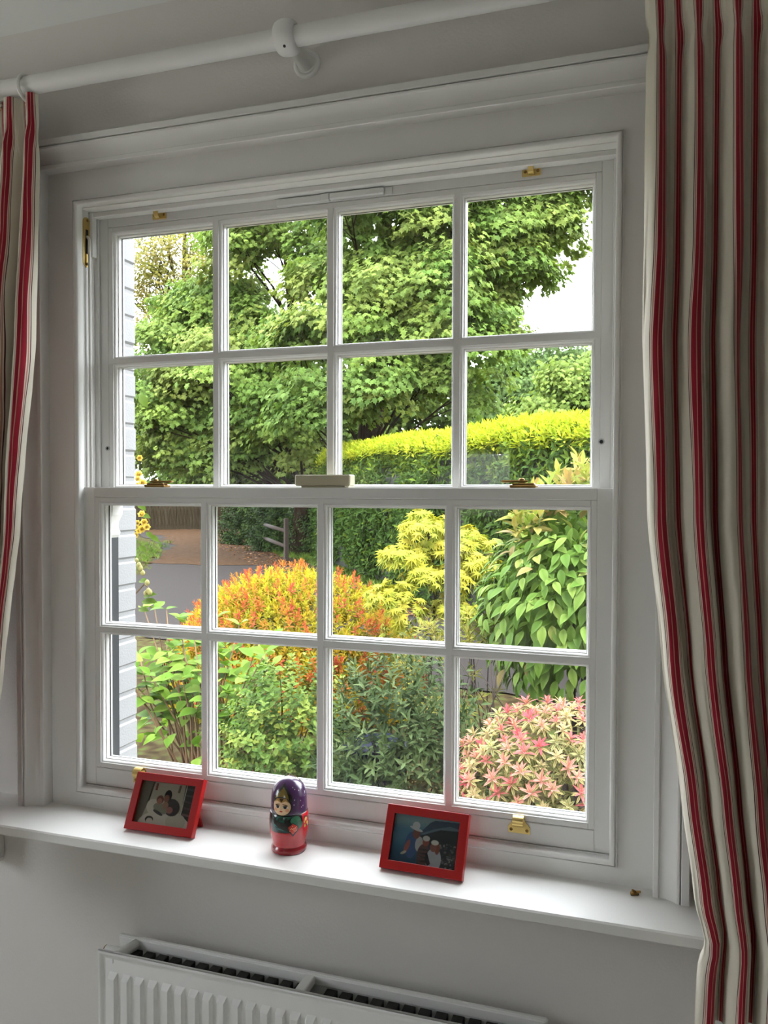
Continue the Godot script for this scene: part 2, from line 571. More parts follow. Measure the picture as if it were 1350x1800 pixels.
func window() -> void:
	var w := thing("window_1", "white double-hung sash window of sixteen panes looking onto the garden", "window", Vector3.ZERO, "", "structure")
	# box frame
	var f := MB.new()
	for s in [-1.0, 1.0]:
		f.box(Vector3(0.5985, 0.80, -0.095) * Vector3(1, 1, 1) if s > 0 else Vector3(-0.72, 0.80, -0.095), Vector3(0.72, 2.34, 0.0) if s > 0 else Vector3(-0.5995, 2.34, 0.0))
	f.box(Vector3(-0.72, 2.2495, -0.095), Vector3(0.72, 2.35, 0.0))
	f.box(Vector3(-0.72, 0.80, -0.095), Vector3(0.72, 0.905, 0.0))
	obj("box_frame", f.mesh(), M.white, w)
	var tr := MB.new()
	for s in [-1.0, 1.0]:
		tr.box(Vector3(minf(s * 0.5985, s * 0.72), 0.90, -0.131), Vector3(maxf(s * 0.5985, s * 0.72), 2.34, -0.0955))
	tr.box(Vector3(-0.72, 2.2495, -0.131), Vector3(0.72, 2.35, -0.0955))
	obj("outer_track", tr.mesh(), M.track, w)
	# flat lining boards
	var l := MB.new()
	l.frame(-0.6115, 0.6115, 0.888, 2.266, [Vector2(0, 0.0), Vector2(0, 0.012), Vector2(0.0725, 0.012)])
	obj("lining", l.mesh(), M.white, w)
	# staff bead
	var b := MB.new(0)
	var prof := [Vector2(0, 0.012), Vector2(0, 0.0165)]
	for i in 9:
		var a := PI * i / 8
		prof.append(Vector2(-0.0085 + 0.0065 * cos(a), 0.0165 + 0.0055 * sin(a)))
	prof.append(Vector2(-0.015, 0.0))
	b.sg(-1)
	b.frame(-0.6115, 0.6115, 0.888, 2.266, prof.slice(0, 2))
	b.frame(-0.6115, 0.6115, 0.888, 2.266, [Vector2(0, 0.0165), prof[2]])
	b.sg(0)
	b.frame(-0.6115, 0.6115, 0.888, 2.266, prof.slice(2))
	obj("staff_bead", b.mesh(), M.white, w)
	# parting bead between the two sashes
	var pb := MB.new()
	pb.box(Vector3(-0.5995, 1.58, -0.0545), Vector3(-0.5895, 2.2495, -0.0465), 0.001)
	pb.box(Vector3(0.5895, 1.58, -0.0545), Vector3(0.5985, 2.2495, -0.0465), 0.001)
	pb.box(Vector3(-0.5995, 2.2385, -0.0545), Vector3(0.5985, 2.2495, -0.030), 0.001)
	obj("parting_bead", pb.mesh(), M.white, w)

	# lower sash
	var lo := Node3D.new()
	lo.name = "lower_sash"
	w.add_child(lo)
	member("stile", Vector3(-0.598, 0.9065, -0.044), Vector3(-GW, 1.6045, 0), lo)
	member("stile", Vector3(GW, 0.9065, -0.044), Vector3(0.597, 1.6045, 0), lo)
	member("bottom_rail", Vector3(-GW, 0.9065, -0.044), Vector3(GW, 0.9480, 0), lo)
	member("meeting_rail", Vector3(-GW, 1.5818, -0.044), Vector3(GW, 1.6045, 0), lo)
	glazing(lo, 0.9488, 1.5810, 1.2737, 0.0)
	# upper sash
	var up := Node3D.new()
	up.name = "upper_sash"
	w.add_child(up)
	var zu := -0.0552
	member("stile", Vector3(-0.5975, 1.5650, zu - 0.044), Vector3(-GW, 2.2480, zu), up)
	member("stile", Vector3(GW, 1.5650, zu - 0.044), Vector3(0.597, 2.2480, zu), up)
	member("top_rail", Vector3(-GW, 2.2197, zu - 0.044), Vector3(GW, 2.2480, zu), up)
	member("meeting_rail", Vector3(-GW, 1.5650, zu - 0.044), Vector3(GW, 1.5920, zu), up)
	glazing(up, 1.5925, 2.2189, 1.9035, zu)
	for s in [-1.0, 1.0]:
		var h := MB.new()
		var x := 0.0
		var pts := PackedVector2Array()
		for q in [[-0.020, 1.566], [0.0175, 1.566], [0.0175, 1.548], [0.0165, 1.538], [0.012, 1.530], [0.0065, 1.520], [0.0045, 1.508], [0.0075, 1.500], [0.0105, 1.496], [0.0095, 1.490], [0.002, 1.4825], [-0.020, 1.4805]]:
			pts.append(Vector2(s * -q[0] + s * 0.5785, q[1]))
		h.prism(pts, zu - 0.042, zu - 0.003)
		obj("sash_horn", h.mesh(), M.white, up)
	# trickle vent on the top rail
	var tv := MB.new()
	tv.box(Vector3(-0.1255, 2.2205, zu), Vector3(0.0, 2.2365, zu + 0.007), 0.0015)
	tv.box(Vector3(0.0, 2.2225, zu), Vector3(0.1225, 2.2365, zu + 0.0095), 0.002)
	tv.box(Vector3(0.124, 2.2205, zu), Vector3(0.140, 2.2365, zu + 0.003), 0.001)
	tv.box(Vector3(-0.020, 2.2225, zu + 0.007), Vector3(-0.001, 2.2365, zu + 0.009), 0.001)
	obj("trickle_vent", tv.mesh(), M.plastic, up)
	for x in [-0.4255, 0.431]:
		sash_eye(up, Vector3(x, 2.2345, zu), x < 0)
	for p in [Vector3(-0.572, 1.6975, zu), Vector3(0.5705, 1.6955, zu)]:
		var r := MB.new(0)
		var t := Transform3D(Basis(Vector3.RIGHT, PI / 2), p)
		r.lathe([Vector2(0.0062, -0.002), Vector2(0.0062, 0.001), Vector2(0.0052, 0.0018), Vector2(0.0038, 0.0014), Vector2(0.0034, -0.002)], 20, t)
		var ring := obj("stop_socket", r.mesh(), M.steel, up)
		var k := MB.new()
		k.lathe([Vector2(0.0, 0.0006), Vector2(0.0035, 0.0006)], 16, t)
		obj("socket_hole", k.mesh(), M.black, up)
	# sash lifts on the bottom rail
	for x in [-0.4425, 0.4240]:
		sash_lift(lo, Vector3(x, 0.9395, 0.0005))
	# fasteners on the meeting rail
	for x in [-0.416, 0.424]:
		fastener(lo, x, x > 0)
	# pulley with its cord, and the plastic stop
	var pl := MB.new()
	var out := PackedVector2Array()
	for i in 24:
		var a := TAU * i / 24
		out.append(Vector2(-0.0005 + 0.0125 * cos(a), 2.177 + sin(a) * 0.0125 + (0.045 if sin(a) > 0 else -0.045)))
	pl.prism(out, 0.0, 0.0022, Transform3D(Basis(Vector3.UP, PI / 2), Vector3(-0.5995, 0, -0.0175)))
	obj("pulley_plate", pl.mesh(), M.brass, w)
	var ph := MB.new()
	ph.box(Vector3(-0.5978, 2.150, -0.0215), Vector3(-0.5968, 2.206, -0.0125))
	obj("pulley_slot", ph.mesh(), M.black, w)
	for q in [2.2275, 2.1265]:
		var sc := MB.new(0)
		sc.lathe([Vector2(0, 0.0), Vector2(0.003, 0.0), Vector2(0.0032, -0.001)], 12, Transform3D(Basis(Vector3.FORWARD, PI / 2).inverse(), Vector3(-0.5965, q, -0.017)))
		obj("pulley_screw", sc.mesh(), M.brass_dark, w)
	var cd := MB.new(0)
	var cp := []
	for i in 7:
		var a := PI * 0.5 * i / 6
		cp.append(Vector3(-0.603 + 0.0125 * sin(a), 2.179 + 0.012 * cos(a), -0.017))
	cp.append(Vector3(-0.5905, 1.9, -0.0172))
	cp.append(Vector3(-0.5905, 1.6045, -0.0175))
	var cr := []
	for i in cp.size():
		cr.append(0.0034)
	cd.tube(cp, cr, 8)
	obj("sash_cord", cd.mesh(), M.cord, w)
	var sb := MB.new()
	sb.box(Vector3(-0.5995, 2.146, -0.044), Vector3(-0.590, 2.2485, -0.027), 0.0015)
	obj("stop_block", sb.mesh(), M.plastic, w)
	# outside: stone sill, sloping away
	var es := MB.new()
	var sp := PackedVector2Array([Vector2(0.095, 0.900), Vector2(0.16, 0.888), Vector2(0.43, 0.782), Vector2(0.43, 0.72), Vector2(0.095, 0.72)])
	es.prism(sp, -0.70, 0.70, Transform3D(Basis(Vector3.UP, PI / 2), Vector3.ZERO))
	obj("outside_sill", es.mesh(), M.stone, w)

func sash_eye(parent: Node3D, at: Vector3, turned: bool) -> void:
	var m := MB.new()
	var t := Transform3D(Basis(), at)
	m.box(Vector3(-0.0185, -0.0095, 0), Vector3(0.0185, 0.0095, 0.0025), 0.0012, t)
	var o := obj("sash_eye", m.mesh(), M.brass, parent)
	var h := MB.new()
	h.sg(-1)
	var pts := PackedVector2Array()
	for i in 13:
		var a := lerpf(-PI * 0.55, PI * 0.62, i / 12.0)
		pts.append(Vector2(0.008 + 0.0105 * cos(a), 0.004 + 0.0125 * sin(a)))
	for i in 13:
		var a := lerpf(PI * 0.62, -PI * 0.55, i / 12.0)
		pts.append(Vector2(0.008 + 0.0085 * cos(a), 0.004 + 0.0105 * sin(a)))
	h.prism(pts, -0.0055, 0.0055, t * Transform3D(Basis(Vector3.UP, -PI / 2), Vector3.ZERO))
	obj("hook", h.mesh(), M.brass, parent)
	for x in [-0.0125, 0.0125]:
		var sc := MB.new(0)
		sc.lathe([Vector2(0, 0.0032), Vector2(0.0026, 0.0032), Vector2(0.0034, 0.0024)], 12, t * Transform3D(Basis(Vector3.RIGHT, PI / 2), Vector3(x, 0, 0)))
		obj("screw", sc.mesh(), M.brass_dark, parent)

func sash_lift(parent: Node3D, at: Vector3) -> void:
	var t := Transform3D(Basis(), at)
	var p := MB.new()
	p.prism(PackedVector2Array([Vector2(-0.0215, -0.0145), Vector2(0.0215, -0.0145), Vector2(0.0215, -0.002), Vector2(0.012, 0.009), Vector2(0.011, 0.014), Vector2(-0.011, 0.014), Vector2(-0.012, 0.009), Vector2(-0.0215, -0.002)]), 0, 0.0025, t)
	obj("sash_lift", p.mesh(), M.brass, parent)
	var h := MB.new()
	var pts := PackedVector2Array()
	var rings := []
	for i in 15:
		var a := lerpf(PI * 0.98, -PI * 0.22, i / 14.0)
		rings.append(Vector2(0.011 + 0.0115 * cos(a), 0.0125 + 0.0115 * sin(a)))
	for v in rings:
		pts.append(v)
	for i in 15:
		var a := lerpf(-PI * 0.22, PI * 0.98, i / 14.0)
		pts.append(Vector2(0.011 + 0.0092 * cos(a), 0.0125 + 0.0092 * sin(a)))
	h.prism(pts, -0.0105, 0.0105, t * Transform3D(Basis(Vector3.UP, -PI / 2), Vector3.ZERO))
	obj("lift_hook", h.mesh(), M.brass, parent)
	for x in [-0.0155, 0.0155]:
		var sc := MB.new(0)
		sc.lathe([Vector2(0, 0.0031), Vector2(0.0026, 0.0031), Vector2(0.0034, 0.0024)], 12, t * Transform3D(Basis(Vector3.RIGHT, PI / 2), Vector3(x, -0.008, 0)))
		obj("screw", sc.mesh(), M.brass_dark, parent)

func fastener(parent: Node3D, x: float, opened: bool) -> void:
	var m := MB.new()
	m.box(Vector3(x - 0.026, 1.6047, -0.040), Vector3(x + 0.026, 1.6105, -0.012), 0.0015)
	m.box(Vector3(x - 0.022, 1.6105, -0.037), Vector3(x + 0.022, 1.6145, -0.015), 0.0015)
	obj("fastener", m.mesh(), M.brass_dark, parent)
	var a := MB.new()
	a.box(Vector3(-0.040, 0, -0.007), Vector3(0.012, 0.0045, 0.007), 0.0015, Transform3D(Basis(Vector3.UP, 0.15 if opened else PI + 0.25), Vector3(x - 0.004, 1.6155, -0.026)))
	a.sg(0)
	a.lathe([Vector2(0.006, 1.6145), Vector2(0.006, 1.622), Vector2(0.004, 1.624), Vector2(0, 1.624)], 14, Transform3D(Basis(), Vector3(x - 0.004, 0, -0.026)))
	obj("fastener_arm", a.mesh(), M.brass_dark, parent)

# ---------------------------------------------------------------- things in the room
func tab(t: Array, y: float) -> float:
	if y >= t[0][0]:
		return t[0][1]
	for i in t.size() - 1:
		if y >= t[i + 1][0]:
			var f: float = (t[i][0] - y) / (t[i][0] - t[i + 1][0])
			return lerpf(t[i][1], t[i + 1][1], f * f * (3 - 2 * f) * 0.4 + f * 0.6)
	return t[-1][1]

func stripe_material() -> StandardMaterial3D:
	var im := Image.create(256, 8, false, Image.FORMAT_RGB8)
	im.fill(Color8(222, 215, 198))
	var red := Color8(158, 22, 44)
	var rose := Color8(196, 138, 126)
	var dark := Color8(84, 30, 38)
	# one repeat: dark line, rose line, red band, hair line, red band, rose line, dark line
	for q in [[76, 81, dark], [86, 93, rose], [98, 125, red], [125, 131, rose], [131, 158, red], [163, 170, rose], [175, 180, dark]]:
		im.fill_rect(Rect2i(q[0], 0, q[1] - q[0], 8), q[2])
	var m := StandardMaterial3D.new()
	m.albedo_texture = ImageTexture.create_from_image(im)
	m.roughness = 0.95
	m.cull_mode = BaseMaterial3D.CULL_DISABLED
	m.backlight_enabled = true
	m.backlight = Color(0.2, 0.19, 0.17)
	m.rim_enabled = true
	m.rim = 0.2
	m.rim_tint = 0.5
	m.heightmap_enabled = true
	m.heightmap_texture = noise_tex(0.25, [], 256, 21, 2)
	m.heightmap_scale = 0.02
	return m

func curtain(side: float, edge: Array, outer: float, phase: float, label: String, mat: Material) -> void:
	var nz := FastNoiseLite.new()
	nz.seed = 41 if side > 0 else 77
	nz.frequency = 1.0
	var ztab := [[2.476, 0.102], [2.36, 0.108], [2.2, 0.116], [2.0, 0.124], [1.5, 0.140], [1.2, 0.157], [0.97, 0.190], [0.86, 0.212], [0.742, 0.214]]
	var nf := 5.8
	var period := 0.0645
	var rows := 96
	var cols := 392
	var st := SurfaceTool.new()
	st.begin(Mesh.PRIMITIVE_TRIANGLES)
	st.set_smooth_group(0)
	for j in rows + 1:
		var v := float(j) / rows
		var y := lerpf(2.4715, 0.742, v)
		var x0 := tab(edge, y)
		var zc := tab(ztab, y)
		var low := smoothstep(0.0, 0.30, v)
		var head := smoothstep(2.33, 2.40, y)
		var pinch := exp(-pow((y - 2.372) / 0.022, 2.0))
		for i in cols + 1:
			var u := float(i) / cols
			# uneven fold widths, drifting slowly with height
			var uu := u + 0.024 * nz.get_noise_2d(u * 5.0, v * 1.1) * (0.35 + low)
			var ph := TAU * nf * uu + phase
			var k := 0.90 + 0.62 * nz.get_noise_2d(u * 4.0 + 9.0, v * 0.8 + 3.0)
			var amp := lerpf(0.020, 0.034, low) * k * (1.0 - 0.45 * head)
			var z := zc + amp * (cos(ph) + 0.16 * cos(2.0 * ph))
			var x := x0 + side * (absf(outer - x0) * u) + side * (0.0032 * sin(2.0 * ph) + 0.0036 * sin(ph)) * (0.5 + low * 0.6)
			x -= side * 0.0040 * sin(ph) * pinch
			z += 0.006 * pinch * cos(3.0 * ph) + 0.004 * nz.get_noise_2d(u * 22.0, v * 7.0) * (1.0 - low * 0.6)
			# buckle where the leading edge meets the end of the sill
			if side > 0:
				x += 0.010 * exp(-pow((y - 0.885) / 0.03, 2.0)) * exp(-u * 14.0)
				z += 0.012 * exp(-pow((y - 0.875) / 0.025, 2.0)) * exp(-u * 14.0)
			st.set_uv(Vector2(u * nf * 2.0 + (0.756 if side > 0 else 0.17), v * 30.0))
			st.add_vertex(Vector3(x, y, z))
	for j in rows:
		for i in cols:
			var a := j * (cols + 1) + i
			var b := a + cols + 1
			for q in ([a, a + 1, b, a + 1, b + 1, b] if side > 0 else [a, b, a + 1, a + 1, b, b + 1]):
				st.add_index(q)
	st.generate_normals()
	var o := thing("curtain", label, "curtain", Vector3.ZERO, "")
	obj("cloth", st.commit(), mat, o)

func curtains_and_pole() -> void:
	var cloth := stripe_material()
	curtain(1.0, [[2.476, 0.645], [2.36, 0.650], [2.25, 0.6505], [2.0, 0.651], [1.856, 0.648], [1.56, 0.658], [1.32, 0.684], [1.09, 0.718], [0.95, 0.738], [0.88, 0.748], [0.80, 0.744], [0.742, 0.742]], 1.0, -1.9, "cream curtain with red stripes hanging right of the window past the sill end", cloth)
	curtain(-1.0, [[2.476, -0.634], [2.36, -0.626], [2.303, -0.624], [1.925, -0.631], [1.55, -0.649], [1.17, -0.682], [0.995, -0.702], [0.742, -0.735]], -0.98, -1.6, "cream curtain with red stripes hanging left of the window below the ring", cloth)
	var o := thing("curtain_pole", "round white curtain pole on a turned bracket above the window", "curtain pole", Vector3(0, 2.494, 0.10))
	var p := MB.new(0)
	p.lathe([Vector2(0.0195, -1.05), Vector2(0.0195, 1.05)], 40, Transform3D(Basis(Vector3.FORWARD, PI / 2), Vector3.ZERO))
	obj("pole", p.mesh(), M.white, o)
	for bx in [-0.03, 1.0, -1.0]:
		var b := MB.new(0)
		var br := Node3D.new()
		br.name = "bracket"
		o.add_child(br, true)
		br.position = Vector3(bx, 0, 0)
		var prof := []
		for i in 17:
			var a := PI * i / 16
			prof.append(Vector2(0.0205 + 0.0135 * pow(sin(a), 0.7), -0.0215 * cos(a)))
		b.lathe(prof, 40, Transform3D(Basis(Vector3.FORWARD, PI / 2), Vector3.ZERO))
		obj("cup", b.mesh(), M.white, br)
		var s := MB.new(0)
		var t := Transform3D(Basis(Vector3.RIGHT, PI / 2), Vector3(0, -0.004, -0.10))
		s.lathe([Vector2(0.0125, 0.085), Vector2(0.0135, 0.06), Vector2(0.0165, 0.03), Vector2(0.0185, 0.009)], 28, t)
		obj("stem", s.mesh(), M.white, br)
		var r := MB.new(0)
		r.lathe([Vector2(0, 0.009), Vector2(0.019, 0.009), Vector2(0.0200, 0.0085), Vector2(0.0208, 0.0062), Vector2(0.0215, 0.0075), Vector2(0.0265, 0.0068), Vector2(0.0295, 0.0045), Vector2(0.030, 0.0)], 40, t)
		obj("rosette", r.mesh(), M.white, br)
		var sc := MB.new()
		var dn := Vector3(0.10, -0.80, 0.60).normalized()
		sc.lathe([Vector2(0, 0.0012), Vector2(0.0028, 0.0012), Vector2(0.0030, -0.004)], 14, Transform3D(along(dn, Vector3.RIGHT), dn * 0.0336))
		obj("set_screw", sc.mesh(), M.black, br)
	for q in [[-0.663, "white curtain ring on the pole nearest the window, over left curtain"], [-0.738, "white curtain ring on the pole at the left edge of view"]]:
		var g := MB.new(0)
		var prof := []
		for i in 13:
			var a := TAU * i / 12
			prof.append(Vector2(0.0268 + 0.0042 * cos(a), 0.0042 * sin(a)))
		g.lathe(prof, 36, Transform3D(Basis(Vector3.FORWARD, PI / 2), Vector3(0, -0.006, 0)))
		var e := MB.new(0)
		e.tube([Vector3(0, -0.036, 0), Vector3(0.004, -0.041, 0), Vector3(0, -0.046, 0), Vector3(-0.004, -0.041, 0), Vector3(0, -0.036, 0)], [0.0012, 0.0012, 0.0012, 0.0012, 0.0012], 6)
		var ring := thing("curtain_ring", q[1], "curtain ring", Vector3(q[0], 2.494, 0.10), "rings on the curtain pole")
		obj("hoop", g.mesh(), M.white, ring)
		obj("screw_eye", e.mesh(), M.brass, ring)

func ell(im: Image, cx: float, cy: float, rx: float, ry: float, c: Color, ang := 0.0) -> void:
	var w := im.get_width()
	var h := im.get_height()
	var r := maxf(rx * w, ry * h) + 2
	for y in range(maxi(0, int(cy * h - r)), mini(h, int(cy * h + r) + 1)):
		for x in range(maxi(0, int(cx * w - r)), mini(w, int(cx * w + r) + 1)):
			var d := Vector2(x + 0.5 - cx * w, y + 0.5 - cy * h).rotated(-ang)
			var q := pow(d.x / (rx * w), 2) + pow(d.y / (ry * h), 2)
			if q < 1.0:
				im.set_pixel(x, y, c)

func pol(im: Image, pts: Array, c: Color) -> void:
	var w := im.get_width()
	var h := im.get_height()
	var pv := PackedVector2Array()
	var lo := Vector2(1e9, 1e9)
	var hi := -lo
	for p in pts:
		var v := Vector2(p[0] * w, p[1] * h)
		pv.append(v)
		lo = lo.min(v)
		hi = hi.max(v)
	for y in range(maxi(0, int(lo.y)), mini(h, int(hi.y) + 1)):
		for x in range(maxi(0, int(lo.x)), mini(w, int(hi.x) + 1)):
			if Geometry2D.is_point_in_polygon(Vector2(x + 0.5, y + 0.5), pv):
				im.set_pixel(x, y, c)

func soften(im: Image) -> void:
	var w := im.get_width()
	var h := im.get_height()
	im.resize(w / 2, h / 2, Image.INTERPOLATE_BILINEAR)
	im.resize(w, h, Image.INTERPOLATE_CUBIC)

func print_indoors() -> Image:
	var im := Image.create(320, 210, false, Image.FORMAT_RGB8)
	im.fill(Color8(158, 150, 130))
	pol(im, [[0, 0], [0.22, 0], [0.17, 0.55], [0.10, 1], [0, 1]], Color8(96, 90, 76))
	pol(im, [[0.20, 0], [0.23, 0], [0.19, 0.55], [0.16, 0.55]], Color8(52, 46, 38))
	pol(im, [[0.26, 0.03], [0.30, 0.03], [0.30, 0.20], [0.26, 0.20]], Color8(110, 52, 42))
	pol(im, [[0.69, 0.02], [0.73, 0.02], [0.72, 0.20], [0.68, 0.20]], Color8(84, 70, 52))
	pol(im, [[0.80, 0], [1, 0], [1, 1], [0.82, 0.85]], Color8(46, 42, 38))
	for k in 5:
		pol(im, [[0.84, 0.06 + k * 0.15], [0.99, 0.08 + k * 0.15], [0.99, 0.13 + k * 0.15], [0.84, 0.11 + k * 0.15]], Color8(70 + k * 6, 78, 76))
	pol(im, [[0.82, 0], [0.835, 0], [0.825, 0.72], [0.81, 0.72]], Color8(186, 180, 160))
	ell(im, 0.30, 0.60, 0.14, 0.18, Color8(190, 182, 164), 0.5)
	ell(im, 0.55, 1.02, 0.48, 0.36, Color8(190, 182, 166))
	ell(im, 0.75, 0.88, 0.18, 0.20, Color8(176, 168, 150))
	ell(im, 0.63, 0.56, 0.15, 0.20, Color8(50, 44, 42), 0.4)
	ell(im, 0.43, 0.62, 0.14, 0.12, Color8(126, 124, 104), 0.3)
	ell(im, 0.52, 0.30, 0.068, 0.14, Color8(34, 27, 26))
	ell(im, 0.505, 0.37, 0.05, 0.09, Color8(120, 78, 60))
	ell(im, 0.39, 0.41, 0.065, 0.10, Color8(88, 46, 34))
	ell(im, 0.385, 0.45, 0.045, 0.075, Color8(150, 98, 78))
	ell(im, 0.51, 0.53, 0.052, 0.085, Color8(142, 106, 84))
	ell(im, 0.60, 0.63, 0.06, 0.08, Color8(146, 98, 88))
	ell(im, 0.40, 0.72, 0.10, 0.035, Color8(42, 36, 34), 0.35)
	ell(im, 0.27, 0.90, 0.075, 0.08, Color8(48, 36, 32))
	ell(im, 0.28, 0.93, 0.06, 0.07, Color8(190, 182, 166))
	soften(im)
	return im

func print_lakeside() -> Image:
	var im := Image.create(320, 210, false, Image.FORMAT_RGB8)
	for y in 210:
		var f := y / 210.0
		var c := Color8(120, 150, 152).lerp(Color8(72, 118, 140), smoothstep(0.1, 0.35, f))
		c = c.lerp(Color8(28, 66, 92), smoothstep(0.4, 1.0, f))
		im.fill_rect(Rect2i(0, y, 320, 1), c)
	pol(im, [[0.40, 0.36], [0.55, 0.10], [0.62, 0.04], [1, 0.02], [1, 1], [0.4, 1]], Color8(58, 76, 92))
	pol(im, [[0.42, 0.36], [0.62, 0.22], [0.85, 0.12], [1, 0.16], [1, 0.30], [0.75, 0.22], [0.48, 0.38]], Color8(92, 112, 122))
	pol(im, [[0.42, 0.40], [0.72, 0.22], [1, 0.20], [1, 1], [0.42, 1]], Color8(40, 48, 52))
	rng.seed = 5
	for k in 70:
		ell(im, rr(0.70, 1.0), rr(0.48, 1.0), rr(0.008, 0.025), rr(0.010, 0.03), [Color8(96, 100, 98), Color8(66, 68, 64), Color8(124, 126, 122), Color8(46, 50, 46)][k % 4])
	ell(im, 0.30, 0.62, 0.095, 0.28, Color8(56, 84, 124))
	ell(im, 0.24, 0.66, 0.035, 0.15, Color8(146, 88, 82), 0.3)
	ell(im, 0.20, 0.80, 0.05, 0.03, Color8(176, 170, 150), -0.5)
	ell(im, 0.42, 0.58, 0.06, 0.16, Color8(170, 172, 168))
	ell(im, 0.36, 0.36, 0.055, 0.12, Color8(116, 74, 64))
	ell(im, 0.35, 0.27, 0.105, 0.035, Color8(186, 192, 190), 0.25)
	ell(im, 0.345, 0.20, 0.058, 0.085, Color8(190, 196, 194))
	ell(im, 0.50, 0.80, 0.095, 0.24, Color8(84, 62, 60))
	for k in 4:
		ell(im, 0.50, 0.68 + k * 0.08, 0.085, 0.018, Color8(48, 40, 44))
	ell(im, 0.52, 0.52, 0.05, 0.085, Color8(138, 78, 66))
	ell(im, 0.52, 0.44, 0.055, 0.06, Color8(192, 190, 180))
	ell(im, 0.66, 0.86, 0.115, 0.25, Color8(166, 168, 172))
	ell(im, 0.70, 0.62, 0.035, 0.12, Color8(124, 66, 52))
	ell(im, 0.64, 0.60, 0.05, 0.095, Color8(132, 86, 74))
	ell(im, 0.655, 0.50, 0.058, 0.055, Color8(206, 204, 190))
	pol(im, [[0.55, 0.70], [0.62, 0.95], [0.58, 1], [0.53, 0.9]], Color8(40, 36, 40))
	soften(im)
	return im

func picture_frame(at: Vector3, turn: float, im: Image, label: String, print_label: String) -> void:
	var o := thing("picture_frame", label, "picture frame", at, "")
	o.rotation.y = turn
	var t := 0.47
	var tilt := Transform3D(Basis(Vector3.RIGHT, -t), Vector3(0, 0.016 * sin(t), 0))
	var body := Node3D.new()
	body.name = "frame_front"
	o.add_child(body)
	body.transform = tilt
	var f := MB.new()
	f.frame(-0.067, 0.067, 0.0165, 0.1035, [Vector2(0, -0.0075), Vector2(0, -0.0006), Vector2(0.0006, 0), Vector2(0.0156, 0), Vector2(0.0165, -0.0009)])
	f.box(Vector3(-0.0835, 0, -0.016), Vector3(0.0835, 0.0165, -0.0009))
	f.box(Vector3(-0.0835, 0.1035, -0.016), Vector3(0.0835, 0.12, -0.0009))
	f.box(Vector3(-0.0835, 0.0165, -0.016), Vector3(-0.067, 0.1035, -0.0009))
	f.box(Vector3(0.067, 0.0165, -0.016), Vector3(0.0835, 0.1035, -0.0009))
	obj("frame", f.mesh(), M.red, body)
	var bk := MB.new()
	bk.box(Vector3(-0.067, 0.0165, -0.014), Vector3(0.067, 0.1035, -0.008))
	obj("backing", bk.mesh(), M.black, body)
	var st := SurfaceTool.new()
	st.begin(Mesh.PRIMITIVE_TRIANGLES)
	st.set_normal(Vector3(0, 0, 1))
	for q in [[0, 1], [0, 0], [1, 0], [0, 1], [1, 0], [1, 1]]:
		st.set_uv(Vector2(q[0], q[1]))
		st.add_vertex(Vector3(-0.067 + 0.134 * q[0], 0.1035 - 0.087 * q[1], -0.0072))
	var pm := StandardMaterial3D.new()
	pm.albedo_texture = ImageTexture.create_from_image(im)
	pm.roughness = 0.2
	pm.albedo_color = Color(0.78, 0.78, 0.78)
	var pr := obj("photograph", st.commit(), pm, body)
	pr.set_meta("label", print_label)
	var s := MB.new()
	s.prism(PackedVector2Array([Vector2(-0.043, 0.066), Vector2(-0.048, 0.070), Vector2(-0.078, 0.0), Vector2(-0.072, 0.0)]), -0.068, 0.068, Transform3D(Basis(Vector3(0, 0, 1), Vector3(0, 1, 0), Vector3(-1, 0, 0)), Vector3.ZERO))
	obj("stand", s.mesh(), M.red, o)

func lathe_uv(prof: Array, y0: float, y1: float, segs := 48) -> ArrayMesh:
	var st := SurfaceTool.new()
	st.begin(Mesh.PRIMITIVE_TRIANGLES)
	st.set_smooth_group(0)
	for p in prof:
		for k in segs + 1:
			var a := TAU * (float(k) / segs - 0.5)
			st.set_uv(Vector2(float(k) / segs, (y1 - p.y) / (y1 - y0)))
			st.add_vertex(Vector3(sin(a) * p.x, p.y, cos(a) * p.x))
	for j in prof.size() - 1:
		for k in segs:
			var a := j * (segs + 1) + k
			var b := a + segs + 1
			for q in [a, b, a + 1, a + 1, b, b + 1]:
				st.add_index(q)
	st.generate_normals()
	return st.commit()

